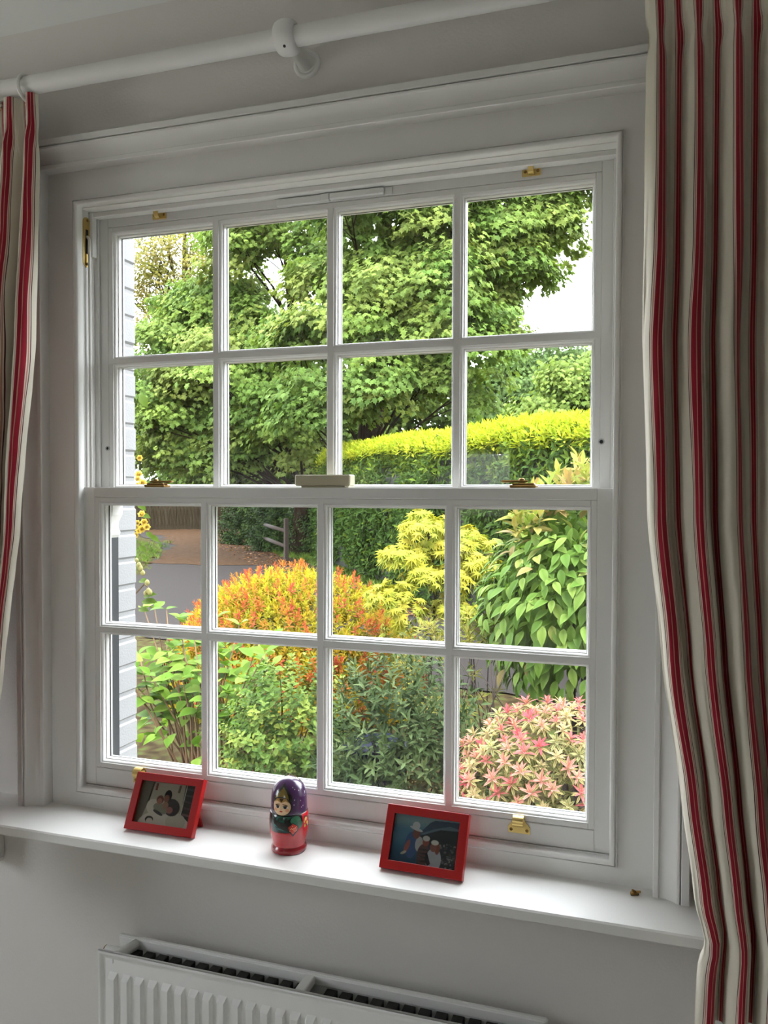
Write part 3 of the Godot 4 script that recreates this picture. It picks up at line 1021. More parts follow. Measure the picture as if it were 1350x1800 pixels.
func doll_paint() -> Image:
	var im := Image.create(1024, 512, false, Image.FORMAT_RGB8)
	# heights run from the base (v = 1) to the crown (v = 0): the seam is at v = 0.455
	im.fill(Color8(196, 24, 38))
	im.fill_rect(Rect2i(0, 0, 1024, 233), Color8(70, 34, 82))
	im.fill_rect(Rect2i(0, 228, 1024, 6), Color8(16, 14, 14))
	rng.seed = 9
	# scarf: pale dots, gold kerchief point, face
	for k in 46:
		ell(im, fposmod(0.5 + (1.0 if k % 2 else -1.0) * rr(0.10, 0.48), 1.0), rr(0.06, 0.42), 0.0035, 0.007, Color8(226, 214, 220))
	for sgn in [-1.0, 1.0]:
		for k in 5:
			ell(im, 0.5 + sgn * (0.15 + k * 0.02), 0.17 + k * 0.045, 0.018, 0.006, Color8(60, 30, 80), sgn * 0.9)
	pol(im, [[0.402, 0.245], [0.425, 0.165], [0.50, 0.050], [0.56, 0.12], [0.592, 0.20], [0.60, 0.26], [0.585, 0.31], [0.405, 0.31]], Color8(20, 16, 14))
	pol(im, [[0.426, 0.245], [0.446, 0.185], [0.505, 0.095], [0.542, 0.145], [0.562, 0.205], [0.568, 0.26], [0.56, 0.29], [0.43, 0.29]], Color8(128, 106, 34))
	ell(im, 0.497, 0.340, 0.100, 0.130, Color8(20, 16, 14))
	ell(im, 0.497, 0.340, 0.087, 0.113, Color8(236, 200, 158))
	pol(im, [[0.42, 0.29], [0.45, 0.235], [0.497, 0.225], [0.545, 0.235], [0.575, 0.29], [0.54, 0.262], [0.497, 0.285], [0.455, 0.262]], Color8(176, 132, 60))
	pol(im, [[0.475, 0.235], [0.497, 0.228], [0.52, 0.235], [0.498, 0.282]], Color8(70, 46, 24))
	for sgn in [-1.0, 1.0]:
		ell(im, 0.497 + sgn * 0.036, 0.312, 0.026, 0.007, Color8(112, 76, 40), sgn * 0.18)
		ell(im, 0.497 + sgn * 0.036, 0.343, 0.021, 0.020, Color8(250, 240, 226))
		ell(im, 0.497 + sgn * 0.036, 0.343, 0.015, 0.021, Color8(36, 40, 66))
		ell(im, 0.497 + sgn * 0.036, 0.328, 0.023, 0.007, Color8(40, 26, 20))
		ell(im, 0.497 + sgn * 0.056, 0.385, 0.017, 0.022, Color8(232, 166, 128))
	ell(im, 0.497, 0.372, 0.004, 0.006, Color8(206, 142, 104))
	ell(im, 0.497, 0.402, 0.015, 0.009, Color8(196, 62, 54))
	# shawl: black ground with teal leaves, a strawberry, gold at the sides
	pol(im, [[0.34, 0.455], [0.68, 0.455], [0.69, 0.56], [0.66, 0.63], [0.60, 0.68], [0.40, 0.69], [0.36, 0.60]], Color8(12, 14, 16))
	pol(im, [[0.385, 0.465], [0.60, 0.465], [0.52, 0.55], [0.42, 0.50]], Color8(24, 82, 66))
	for k in 6:
		ell(im, 0.44 + k * 0.018, 0.60 + 0.012 * k, 0.050, 0.012, [Color8(42, 112, 112), Color8(20, 64, 66)][k % 2], 0.7 - k * 0.12)
	for k in 4:
		ell(im, 0.45 + k * 0.03, 0.50 + 0.01 * (k % 2), 0.008, 0.03, Color8(12, 14, 16), 0.6)
	ell(im, 0.625, 0.525, 0.045, 0.06, Color8(40, 112, 80))
	ell(im, 0.655, 0.58, 0.032, 0.05, Color8(34, 96, 70))
	pol(im, [[0.555, 0.60], [0.60, 0.545], [0.645, 0.60], [0.64, 0.66], [0.60, 0.73], [0.565, 0.66]], Color8(12, 12, 12))
	pol(im, [[0.562, 0.602], [0.60, 0.557], [0.638, 0.602], [0.632, 0.652], [0.60, 0.705], [0.572, 0.652]], Color8(206, 56, 42))
	for k in 16:
		ell(im, 0.60 + rr(-0.03, 0.03), rr(0.58, 0.67), 0.0026, 0.006, Color8(238, 196, 140))
	for sgn in [-1.0, 1.0]:
		for k in 9:
			ell(im, 0.5 + sgn * rr(0.19, 0.27), rr(0.47, 0.63), rr(0.008, 0.02), rr(0.012, 0.03), [Color8(204, 168, 76), Color8(30, 22, 16), Color8(214, 184, 110)][k % 3], rr(-1, 1))
	im.fill_rect(Rect2i(0, 462, 1024, 50), Color8(150, 10, 26))
	return im

func sill_things() -> void:
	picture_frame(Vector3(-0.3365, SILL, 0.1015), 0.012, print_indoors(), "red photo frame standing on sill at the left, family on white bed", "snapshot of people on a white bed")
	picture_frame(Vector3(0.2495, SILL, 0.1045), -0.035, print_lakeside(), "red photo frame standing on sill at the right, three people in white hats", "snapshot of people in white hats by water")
	# nesting doll
	var o := thing("nesting_doll", "painted wooden nesting doll in purple headscarf on the sill", "doll", Vector3(-0.042, SILL, 0.066))
	var pm := StandardMaterial3D.new()
	pm.albedo_texture = ImageTexture.create_from_image(doll_paint())
	pm.roughness = 0.25
	pm.clearcoat_enabled = true
	pm.clearcoat = 0.8
	pm.clearcoat_roughness = 0.06
	var lower := [Vector2(0.0, 0.0), Vector2(0.0345, 0.0), Vector2(0.0363, 0.002), Vector2(0.0368, 0.006), Vector2(0.0362, 0.010), Vector2(0.0340, 0.0135), Vector2(0.0335, 0.0155), Vector2(0.0352, 0.022), Vector2(0.0378, 0.032), Vector2(0.0398, 0.044), Vector2(0.0407, 0.056), Vector2(0.0407, 0.066), Vector2(0.0399, 0.076), Vector2(0.0388, 0.0826), Vector2(0.0384, 0.0830), Vector2(0.0, 0.0830)]
	obj("lower_half", lathe_uv(lower, 0.0, 0.1525), pm, o)
	var upper := [Vector2(0.0, 0.0831), Vector2(0.0374, 0.0831), Vector2(0.0379, 0.0840), Vector2(0.0374, 0.093), Vector2(0.0371, 0.104)]
	for i in 9:
		var a := PI * 0.5 * i / 8
		upper.append(Vector2(0.0371 * cos(a), 0.108 + 0.0445 * sin(a)))
	obj("upper_half", lathe_uv(upper, 0.0, 0.1525), pm, o)
	# small brass key
	var k := MB.new()
	k.sg(0)
	k.tube([Vector3(-0.007, 0.0035, 0.004), Vector3(0.006, 0.0035, -0.001)], [0.0034, 0.0034], 10)
	k.sg(-1)
	for a in [0.5, 2.2, 3.9]:
		k.box(Vector3(0, -0.0012, -0.002), Vector3(0.0105, 0.0012, 0.002), 0.0006, Transform3D(Basis(Vector3.RIGHT, 0.9) * Basis(Vector3.BACK, a), Vector3(0.001, 0.0065, 0.001)))
	single("brass_key", k.mesh(), M.brass_dark, "small brass winged key lying on the sill by the right casing", "key", Vector3(0.644, SILL, 0.043))
	# box on the meeting rail
	var b := thing("sensor_box", "small beige plastic box standing on the sash meeting rail", "box", Vector3(0, 1.6046, -0.026))
	var bm := MB.new()
	bm.box(Vector3(-0.0640, 0.0035, -0.016), Vector3(0.0625, 0.0275, 0.016), 0.0022)
	obj("casing", bm.mesh(), M.beige, b)
	var bf := MB.new()
	bf.box(Vector3(-0.050, 0, -0.012), Vector3(0.050, 0.004, 0.012))
	obj("foot", bf.mesh(), M.beige, b)

func radiator() -> void:
	var o := thing("radiator", "white ribbed double panel radiator on the wall under the sill", "radiator", Vector3(0, 0, 0))
	var x0 := -0.472
	var x1 := 0.488
	var top := 0.592
	var m := MB.new()
	var nf := 28
	var pitch := (x1 - x0 - 0.024) / nf
	var xs := [x0 + 0.012]
	var zs := [0.0]
	for i in nf:
		var b := x0 + 0.012 + i * pitch
		for q in [[0.20, 0.0], [0.34, 1.0], [0.80, 1.0], [0.94, 0.0]]:
			xs.append(b + q[0] * pitch)
			zs.append(q[1])
	xs.append(x1 - 0.012)
	zs.append(0.0)
	var ys := [0.13, 0.155, 0.165, 0.535, 0.5475, 0.575]
	var ks := [0.0, 0.0, 1.0, 1.0, 0.0, 0.0]
	for j in ys.size() - 1:
		for i in xs.size() - 1:
			var p := []
			for q in [[i, j], [i + 1, j], [i + 1, j + 1], [i, j + 1]]:
				p.append(Vector3(xs[q[0]], ys[q[1]], 0.113 + 0.0085 * zs[q[0]] * ks[q[1]]))
			m.quad(p[0], p[1], p[2], p[3], Vector3(0, 0, 1))
	# rolled rim round the panel
	m.sg(0)
	m.frame(x0 + 0.012, x1 - 0.012, 0.13, 0.575, [Vector2(0, 0.113), Vector2(0.006, 0.1145), Vector2(0.010, 0.1185), Vector2(0.0135, 0.1195), Vector2(0.0165, 0.1175), Vector2(0.017, 0.112), Vector2(0.0155, 0.108), Vector2(0.010, 0.106), Vector2(0, 0.106)])
	m.sg(-1)
	m.box(Vector3(x0 + 0.012, 0.13, 0.104), Vector3(x1 - 0.012, 0.575, 0.107))
	obj("front_panel", m.mesh(), M.radiator, o)
	var b := MB.new()
	b.box(Vector3(x0, 0.12, 0.038), Vector3(x1, top, 0.050), 0.003)
	b.box(Vector3(x0 + 0.004, top - 0.022, 0.048), Vector3(x1 - 0.004, top - 0.001, 0.0535), 0.002)
	obj("back_panel", b.mesh(), M.radiator, o)
	var c := MB.new()
	for i in 27:
		var x := x0 + 0.045 + i * 0.0333
		if absf(x) < 0.02:
			continue
		c.box(Vector3(x, 0.16, 0.0555), Vector3(x + 0.0235, 0.571, 0.078), 0.001)  # solid boxes, coloured dark as the shaded hollows between the panels
	obj("convector_shade", c.mesh(), M.fin_shade, o)
	var s := MB.new()
	s.box(Vector3(-0.011, 0.572, 0.050), Vector3(0.011, 0.590, 0.106), 0.002)
	obj("strap", s.mesh(), M.radiator, o)
	var v := MB.new(0)
	v.tube([Vector3(-0.480, 0.571, 0.082), Vector3(-0.438, 0.571, 0.082)], [0.0125, 0.0125], 18)
	v.tube([Vector3(-0.450, 0.571, 0.110), Vector3(-0.438, 0.573, 0.082), Vector3(-0.420, 0.582, 0.052)], [0.011, 0.0125, 0.011], 14)
	obj("pipe_tee", v.mesh(), M.radiator, o)
	var e := MB.new(0)
	e.lathe([Vector2(0.0118, 0.0), Vector2(0.0118, 0.004), Vector2(0.006, 0.005), Vector2(0, 0.005)], 18, Transform3D(Basis(Vector3.BACK, PI / 2), Vector3(-0.479, 0.571, 0.082)))
	obj("blanking_plug", e.mesh(), M.brass_dark, o)

# ---------------------------------------------------------------- garden
const GROUND := -0.30
var maple_outline := [Vector2(0, 0), Vector2(0.16, -0.10), Vector2(0.34, -0.04), Vector2(0.22, 0.14), Vector2(0.56, 0.34), Vector2(0.26, 0.46), Vector2(0.32, 0.66), Vector2(0.13, 0.66), Vector2(0, 1.0), Vector2(-0.13, 0.66), Vector2(-0.32, 0.66), Vector2(-0.26, 0.46), Vector2(-0.56, 0.34), Vector2(-0.22, 0.14), Vector2(-0.34, -0.04), Vector2(-0.16, -0.10)]
var feather_outline := []

# leaves hanging round a short shoot: y is up, z points out of the crown
func droop_sprig(n: int, size: float, spread: float, outline: Array, bend: float, seed_: int, var_ := 0.18) -> ArrayMesh:
	rng.seed = seed_
	var m := MB.new()
	for i in n:
		var p := Vector3(rr(-1, 1), rr(-1, 1), rr(-0.5, 0.6)) * spread
		var tip := Vector3(rr(-0.8, 0.8), rr(-1.1, -0.25), rr(0.1, 0.8))
		var nor := Vector3(rr(-0.45, 0.45), rr(0.25, 1.0), rr(0.4, 1.0))
		var k := 1.0 + rr(-var_, var_)
		m.palmate(Transform3D(along(tip, nor), p), size * rr(0.75, 1.15), bend, Color(k * rr(0.92, 1.05), k, k * rr(0.85, 1.15)), outline)
	return m.mesh()

# simple leaves set round an upright shoot along y
func shoot(n: int, ln: float, wd: float, twig: float, lift0: float, lift1: float, mid: Color, edge: Color, seed_: int, segs := 2, bend := 0.15, fold := 0.35, peak := 0.85) -> ArrayMesh:
	rng.seed = seed_
	var m := MB.new()
	for i in n:
		var f := float(i) / maxi(1, n - 1)
		var a := i * 2.4 + rr(-0.3, 0.3)
		var e := lerpf(lift0, lift1, f) + rr(-0.2, 0.2)
		var d := Vector3(cos(a) * cos(e), sin(e), sin(a) * cos(e))
		var nor := Vector3(-cos(a) * sin(e), cos(e), -sin(a) * sin(e)) + Vector3(rr(-0.2, 0.2), 0, rr(-0.2, 0.2))
		var k := 1.0 + rr(-0.16, 0.16)
		var s := rr(0.75, 1.1) * lerpf(1.0, 0.8, f)
		m.leaf(Transform3D(along(d, nor), Vector3(0, twig * f, 0)), ln * s, wd * s, fold, bend, Color(mid.r * k, mid.g * k, mid.b * k), Color(edge.r * k, edge.g * k, edge.b * k), segs, peak)
	return m.mesh()

func facing(outward: Vector3, tilt := 0.25) -> Basis:
	var z := Vector3(outward.x, 0, outward.z) + Vector3(rr(-0.4, 0.4), 0, rr(-0.4, 0.4))
	if z.length() < 0.05:
		z = Vector3(0, 0, 1)
	z = z.normalized()
	var b := Basis(Vector3.UP.cross(z), Vector3.UP, z)
	return b * Basis.from_euler(Vector3(rr(-tilt, tilt), rr(-0.2, 0.2), rr(-tilt, tilt)))

# a broad tree: trunk and limbs as one wooden mesh, leaf clumps on lobes
func tree(called: String, label: String, base: Vector3, top: Vector3, r: float, shells: Array, lobes: int, lobe_r: float, per: int, sprigs: Array, tints: Array, limbs: int, limb_r := 0.05, group := "", gap := Vector3.ZERO) -> void:
	var o := thing(called, label, "tree", Vector3.ZERO, group)
	var wood := MB.new(0)
	var pts := []
	var rad := []
	for i in 9:
		var f := i / 8.0
		pts.append(base.lerp(top, f) + Vector3(sin(f * 5.0) * 0.15, 0, cos(f * 4.0) * 0.12))
		rad.append(r * (1.25 - f) if i > 0 else r * 1.6)
	wood.tube(pts, rad, 10)
	var buckets := []
	for s in sprigs:
		buckets.append([[], []])
	var centres := []
	for i in lobes:
		var sh: Array = shells[i % shells.size()]
		var d := ball()
		if d.z < -0.25:
			d.z = -d.z * 0.4
		var c: Vector3 = sh[0] + d * sh[1] * rr(0.55, 1.0)
		if gap.z > 0.0 and Vector2(c.x - gap.x, c.y - gap.y).length() < gap.z:      # an open place in the crown
			continue
		centres.append(c)
		var lr := lobe_r * rr(0.65, 1.2)
		var tint: Color = jit(tints[rng.randi() % tints.size()], 0.10)
		for k in per:
			var q := ball()
			if q.y < -0.25:
				q.y = -q.y
			var p := c + q * lr * Vector3(1.15, 0.62, 1.0) * rr(0.7, 1.08)
			var b: Array = buckets[rng.randi() % sprigs.size()]
			b[0].append(Transform3D(facing(q + d * 0.6).scaled(Vector3.ONE * rr(0.8, 1.2)), p))
			b[1].append(jit(tint, 0.10))
	for i in mini(limbs, centres.size()):
		var c: Vector3 = centres[i]
		var f := clampf((c.y - base.y) / maxf(0.5, top.y - base.y) - 0.22, 0.12, 0.97)
		var a := base.lerp(top, f) + Vector3(sin(f * 5.0) * 0.15, 0, cos(f * 4.0) * 0.12)
		var mid := a.lerp(c, 0.5) + Vector3(rr(-0.3, 0.3), rr(-0.1, 0.35), rr(-0.3, 0.3))
		wood.tube([a, a.lerp(mid, 0.5) + Vector3(0, 0.05, 0), mid, mid.lerp(c, 0.5) + Vector3(rr(-0.15, 0.15), 0.1, 0), c], [limb_r, limb_r * 0.85, limb_r * 0.6, limb_r * 0.4, limb_r * 0.2], 6, false)
		for j in 3:
			var e := c + ball() * lobe_r * 0.9
			wood.tube([mid.lerp(c, 0.3 + 0.2 * j), mid.lerp(c, 0.6 + 0.1 * j).lerp(e, 0.5), e], [limb_r * 0.35, limb_r * 0.25, limb_r * 0.12], 5, false)
	obj("trunk", wood.mesh(), M.bark, o)
	for i in sprigs.size():
		scatter("foliage", sprigs[i], M.leaf, buckets[i][0], buckets[i][1], o)

# shoots spread over an ellipsoid, outer ones first
func shrub(o: Node3D, c: Vector3, r: Vector3, n: int, sprigs: Array, tints: Array, mat: Material, inner := 0.6, up := 0.7, low := -0.5, part := "foliage", front := true) -> void:
	var buckets := []
	for s in sprigs:
		buckets.append([[], []])
	for i in n:
		var d := ball()
		while d.y < low:
			d = ball()
		if front and d.z < -0.3:
			d.z = -d.z
		var f := lerpf(inner, 1.0, sqrt(rng.randf()))
		var b: Array = buckets[rng.randi() % sprigs.size()]
		var y := (d + Vector3.UP * up + ball() * 0.35).normalized()
		b[0].append(Transform3D(along(y, ball()).scaled(Vector3.ONE * rr(0.8, 1.2)), c + d * r * f))
		b[1].append(jit(tints[rng.randi() % tints.size()], 0.12))
	for i in sprigs.size():
		scatter(part, sprigs[i], mat, buckets[i][0], buckets[i][1], o)

func stems(o: Node3D, base: Vector3, c: Vector3, r: Vector3, n: int, rad: float, mat: Material, single_parts := true) -> void:
	for i in n:
		var d := ball()
		d.y = absf(d.y)
		var e := c + d * r * rr(0.6, 0.95)
		var a := base + Vector3(rr(-1, 1) * r.x * 0.25, 0, rr(-1, 1) * r.z * 0.25)
		var m := MB.new(0)
		m.tube([a, a.lerp(e, 0.4) + Vector3(rr(-0.03, 0.03), 0.03, rr(-0.03, 0.03)), a.lerp(e, 0.75) + Vector3(0, 0.02, 0), e], [rad, rad * 0.8, rad * 0.6, rad * 0.3], 6, false)
		obj("stem", m.mesh(), mat, o)

func dimmed(c: Color) -> Color:
	var l := c.srgb_to_linear()
	return Color(l.r * DIM, l.g * DIM, l.b * DIM).linear_to_srgb()

func flat(poly: Array, y: float, noise := 0.0) -> ArrayMesh:
	var pv := PackedVector2Array()
	for i in poly.size():
		var a: Vector2 = poly[i]
		var b: Vector2 = poly[(i + 1) % poly.size()]
		var k := maxi(1, int(a.distance_to(b) / 0.5)) if noise > 0.0 else 1
		for j in k:
			pv.append(a.lerp(b, float(j) / k) + Vector2(rr(-noise, noise), rr(-noise, noise)))
	var m := MB.new()
	var ix := Geometry2D.triangulate_polygon(pv)
	for i in range(0, ix.size(), 3):
		m.tri_o(Vector3(pv[ix[i]].x, y, pv[ix[i]].y), Vector3(pv[ix[i + 1]].x, y, pv[ix[i + 1]].y), Vector3(pv[ix[i + 2]].x, y, pv[ix[i + 2]].y), Vector3.UP)
	return m.mesh()

func ground_and_walls() -> void:
	rng.seed = 100
	single("ground", flat([Vector2(-70, 60), Vector2(70, 60), Vector2(70, -90), Vector2(-70, -90)], GROUND), M.soil, "brown and green soil of the garden beds", "ground", Vector3.ZERO, "", "structure")
	single("bounce_paving", flat([Vector2(-9, 5), Vector2(-9, -0.2), Vector2(-2.9, -0.2), Vector2(-2.9, 4.9), Vector2(9, 4.9), Vector2(9, 14), Vector2(-9, 14)], GROUND + 0.04), M.bounce_paving, "unseen pale paving added behind the house to bounce daylight indoors", "bounce_paving", Vector3.ZERO, "", "structure")  # out-of-view reflector added to brighten the ceiling and upper walls
	single("driveway", flat([Vector2(-26, -36), Vector2(-15, -35), Vector2(-12.2, -27), Vector2(-10.7, -23), Vector2(-8.4, -18.8), Vector2(-5.8, -15.1), Vector2(-3.26, -11.1), Vector2(-1.98, -9.65), Vector2(-0.6, -8.2), Vector2(2.5, -5.6), Vector2(2.5, -4.4), Vector2(-0.5, -6.0), Vector2(-4.5, -7.0), Vector2(-9.0, -9.0), Vector2(-10.2, -14.2), Vector2(-12.2, -17.5), Vector2(-15, -22.4), Vector2(-20, -28)], GROUND + 0.015, 0.12), M.asphalt, "grey asphalt driveway curving past the orange shrub", "driveway", Vector3.ZERO, "", "structure")
	var lit := single("path", flat([Vector2(-24, -33), Vector2(-17, -34.5), Vector2(-12.6, -27), Vector2(-11.2, -23.4), Vector2(-8.9, -19.0), Vector2(-8.0, -17.4), Vector2(-9.3, -16.6), Vector2(-11.4, -16.4), Vector2(-12.6, -18.2), Vector2(-14.6, -22.2), Vector2(-18, -27)], GROUND + 0.022, 0.30), M.litter_ground, "brown leaf-strewn end of the driveway before the board fence", "driveway", Vector3.ZERO, "", "structure")
	# fallen leaves along the edge of the drive
	var lm := MB.new()
	lm.leaf(Transform3D(Basis(Vector3.RIGHT, -PI / 2), Vector3.ZERO), 0.07, 0.045, 0.3, 0.2, Color(1, 1, 1), Color(0.9, 0.9, 0.9), 2)
	var w := []
	var t := []
	for i in 1500:
		var f := rng.randf()
		var p := Vector2(-13.5, -26.0).lerp(Vector2(-2.2, -9.9), f) + Vector2(rr(-1.6, 0.7), rr(-0.5, 0.5)) * (1.3 - f * 0.6)
		w.append(Transform3D(Basis.from_euler(Vector3(rr(-0.3, 0.3), rr(0, TAU), rr(-0.3, 0.3))).scaled(Vector3.ONE * rr(0.8, 1.9)), Vector3(p.x, GROUND + 0.04, p.y)))
		t.append(jit([s8(140, 92, 58), s8(168, 124, 88), s8(104, 70, 48), s8(180, 140, 118)][i % 4], 0.2))
	var ll := scatter("fallen_leaves", lm.mesh(), M.leaf, w, t, self)
	tag(ll, "brown fallen leaves along the drive edge below the hedge", "leaf litter", "", "stuff")
	# grass verge
	var gm := MB.new()
	for i in 7:
		var a := i * 0.9
		gm.leaf(Transform3D(along(Vector3(cos(a) * 0.5, 1.0, sin(a) * 0.5), Vector3(0, 0.3, 1)), Vector3(rr(-0.03, 0.03), 0, rr(-0.03, 0.03))), rr(0.10, 0.2), 0.012, 0.2, 0.3, Color(0.8, 0.8, 0.8), Color(1, 1, 1), 2)
	w = []
	t = []
	for i in 5200:
		var f := rng.randf()
		var e := Vector2(-12.0, -23.5).lerp(Vector2(-6.2, -15.9), f * 2.0) if f < 0.5 else Vector2(-6.2, -15.9).lerp(Vector2(-1.4, -9.6), f * 2.0 - 1.0)
		var p := e + Vector2(rr(0.0, 2.6), rr(-0.4, 0.6))
		if rng.randf() < 0.12:
			p = Vector2(-10.4, -14.0).lerp(Vector2(-15.5, -23.2), rng.randf()) + Vector2(rr(-2.2, 0.15), rr(-0.4, 0.4))
		w.append(Transform3D(Basis(Vector3.UP, rr(0, TAU)).scaled(Vector3.ONE * rr(0.6, 1.25)), Vector3(p.x, GROUND, p.y)))
		t.append(jit([s8(112, 146, 64), s8(138, 168, 74), s8(94, 120, 58)][i % 3], 0.2))
	var gg := scatter("grass", gm.mesh(), M.leaf, w, t, self)
	tag(gg, "rough green grass verge between driveway and hedge", "grass", "", "stuff")
	# painted brick beside the window
	var b := MB.new()
	b.box(Vector3(-0.82, -0.3, -0.350), Vector3(-0.7045, 2.75, -0.15))
	var o := single("wall_outside", b.mesh(), M.outer, "white painted brick reveal outside the window at the left", "wall", Vector3.ZERO, "", "structure")
	var variants := []
	for k in 4:
		var v := MB.new()
		v.box(Vector3(-0.09, 0.0, -0.0965), Vector3(rr(-0.001, 0.0015), 0.0645 + rr(-0.001, 0.001), 0.0965), 0.005)
		variants.append(v.mesh())
	for k in 41:
		var q := obj("brick", variants[k % 4], M.outer, o)
		q.position = Vector3(-0.7005 + rr(-0.0008, 0.0012), GROUND + 0.02 + k * 0.0735, -0.2565 + rr(-0.002, 0.002))
		q.rotation = Vector3(rr(-0.006, 0.006), 0, 0)

func fences() -> void:
	rng.seed = 200
	var o := thing("board_fence", "weathered grey-brown board fence at the far end of the drive", "fence")
	var a := Vector3(-27.5, GROUND, -27.8)
	var b := Vector3(-17.9, GROUND, -34.6)
	var d := (b - a).normalized()
	var n := int(a.distance_to(b) / 0.16)
	var mesh := MB.new()
	mesh.box(Vector3(-0.0775, 0, -0.012), Vector3(0.0775, 1.62, 0.012), 0.004)
	var bm := mesh.mesh()
	var face := Basis(d, Vector3.UP, d.cross(Vector3.UP))
	for i in n:
		var q := obj("board", bm, M.fence, o)
		q.transform = Transform3D(face * Basis.from_euler(Vector3(0, rr(-0.03, 0.03), rr(-0.008, 0.008))), a + d * (i * 0.16) + Vector3(0, rr(0, 0.05), 0))
	var pm := MB.new()
	pm.box(Vector3(-0.06, 0, -0.06), Vector3(0.06, 1.75, 0.06), 0.01)
	var post := pm.mesh()
	for i in 6:
		var q := obj("post", post, M.fence, o)
		q.transform = Transform3D(face, a + d * (i * 2.29) + face.z * 0.07)
	# post and rail
	var r := thing("rail_fence", "old brown post and rail fence half hidden in dark ivy", "fence")
	var run := [Vector3(-17.2, GROUND, -33.0), Vector3(-13.9, GROUND, -25.9), Vector3(-11.0, GROUND, -21.6), Vector3(-8.6, GROUND, -18.3)]
	for i in run.size():
		var m := MB.new()
		m.box(Vector3(-0.055, 0, -0.055), Vector3(0.055, 1.15, 0.055), 0.012)
		var q := obj("post", m.mesh(), M.rail, r)
		q.position = run[i]
		q.rotation.y = rr(0, 1)
		if i == 0:
			continue
		for h in [0.45, 0.86]:
			var t := MB.new(0)
			t.tube([run[i - 1] + Vector3(0, h, 0), run[i].lerp(run[i - 1], 0.5) + Vector3(0, h - 0.03, 0), run[i] + Vector3(0, h - 0.05, 0)], [0.05, 0.055, 0.05], 7)
			obj("rail", t.mesh(), M.rail, r)

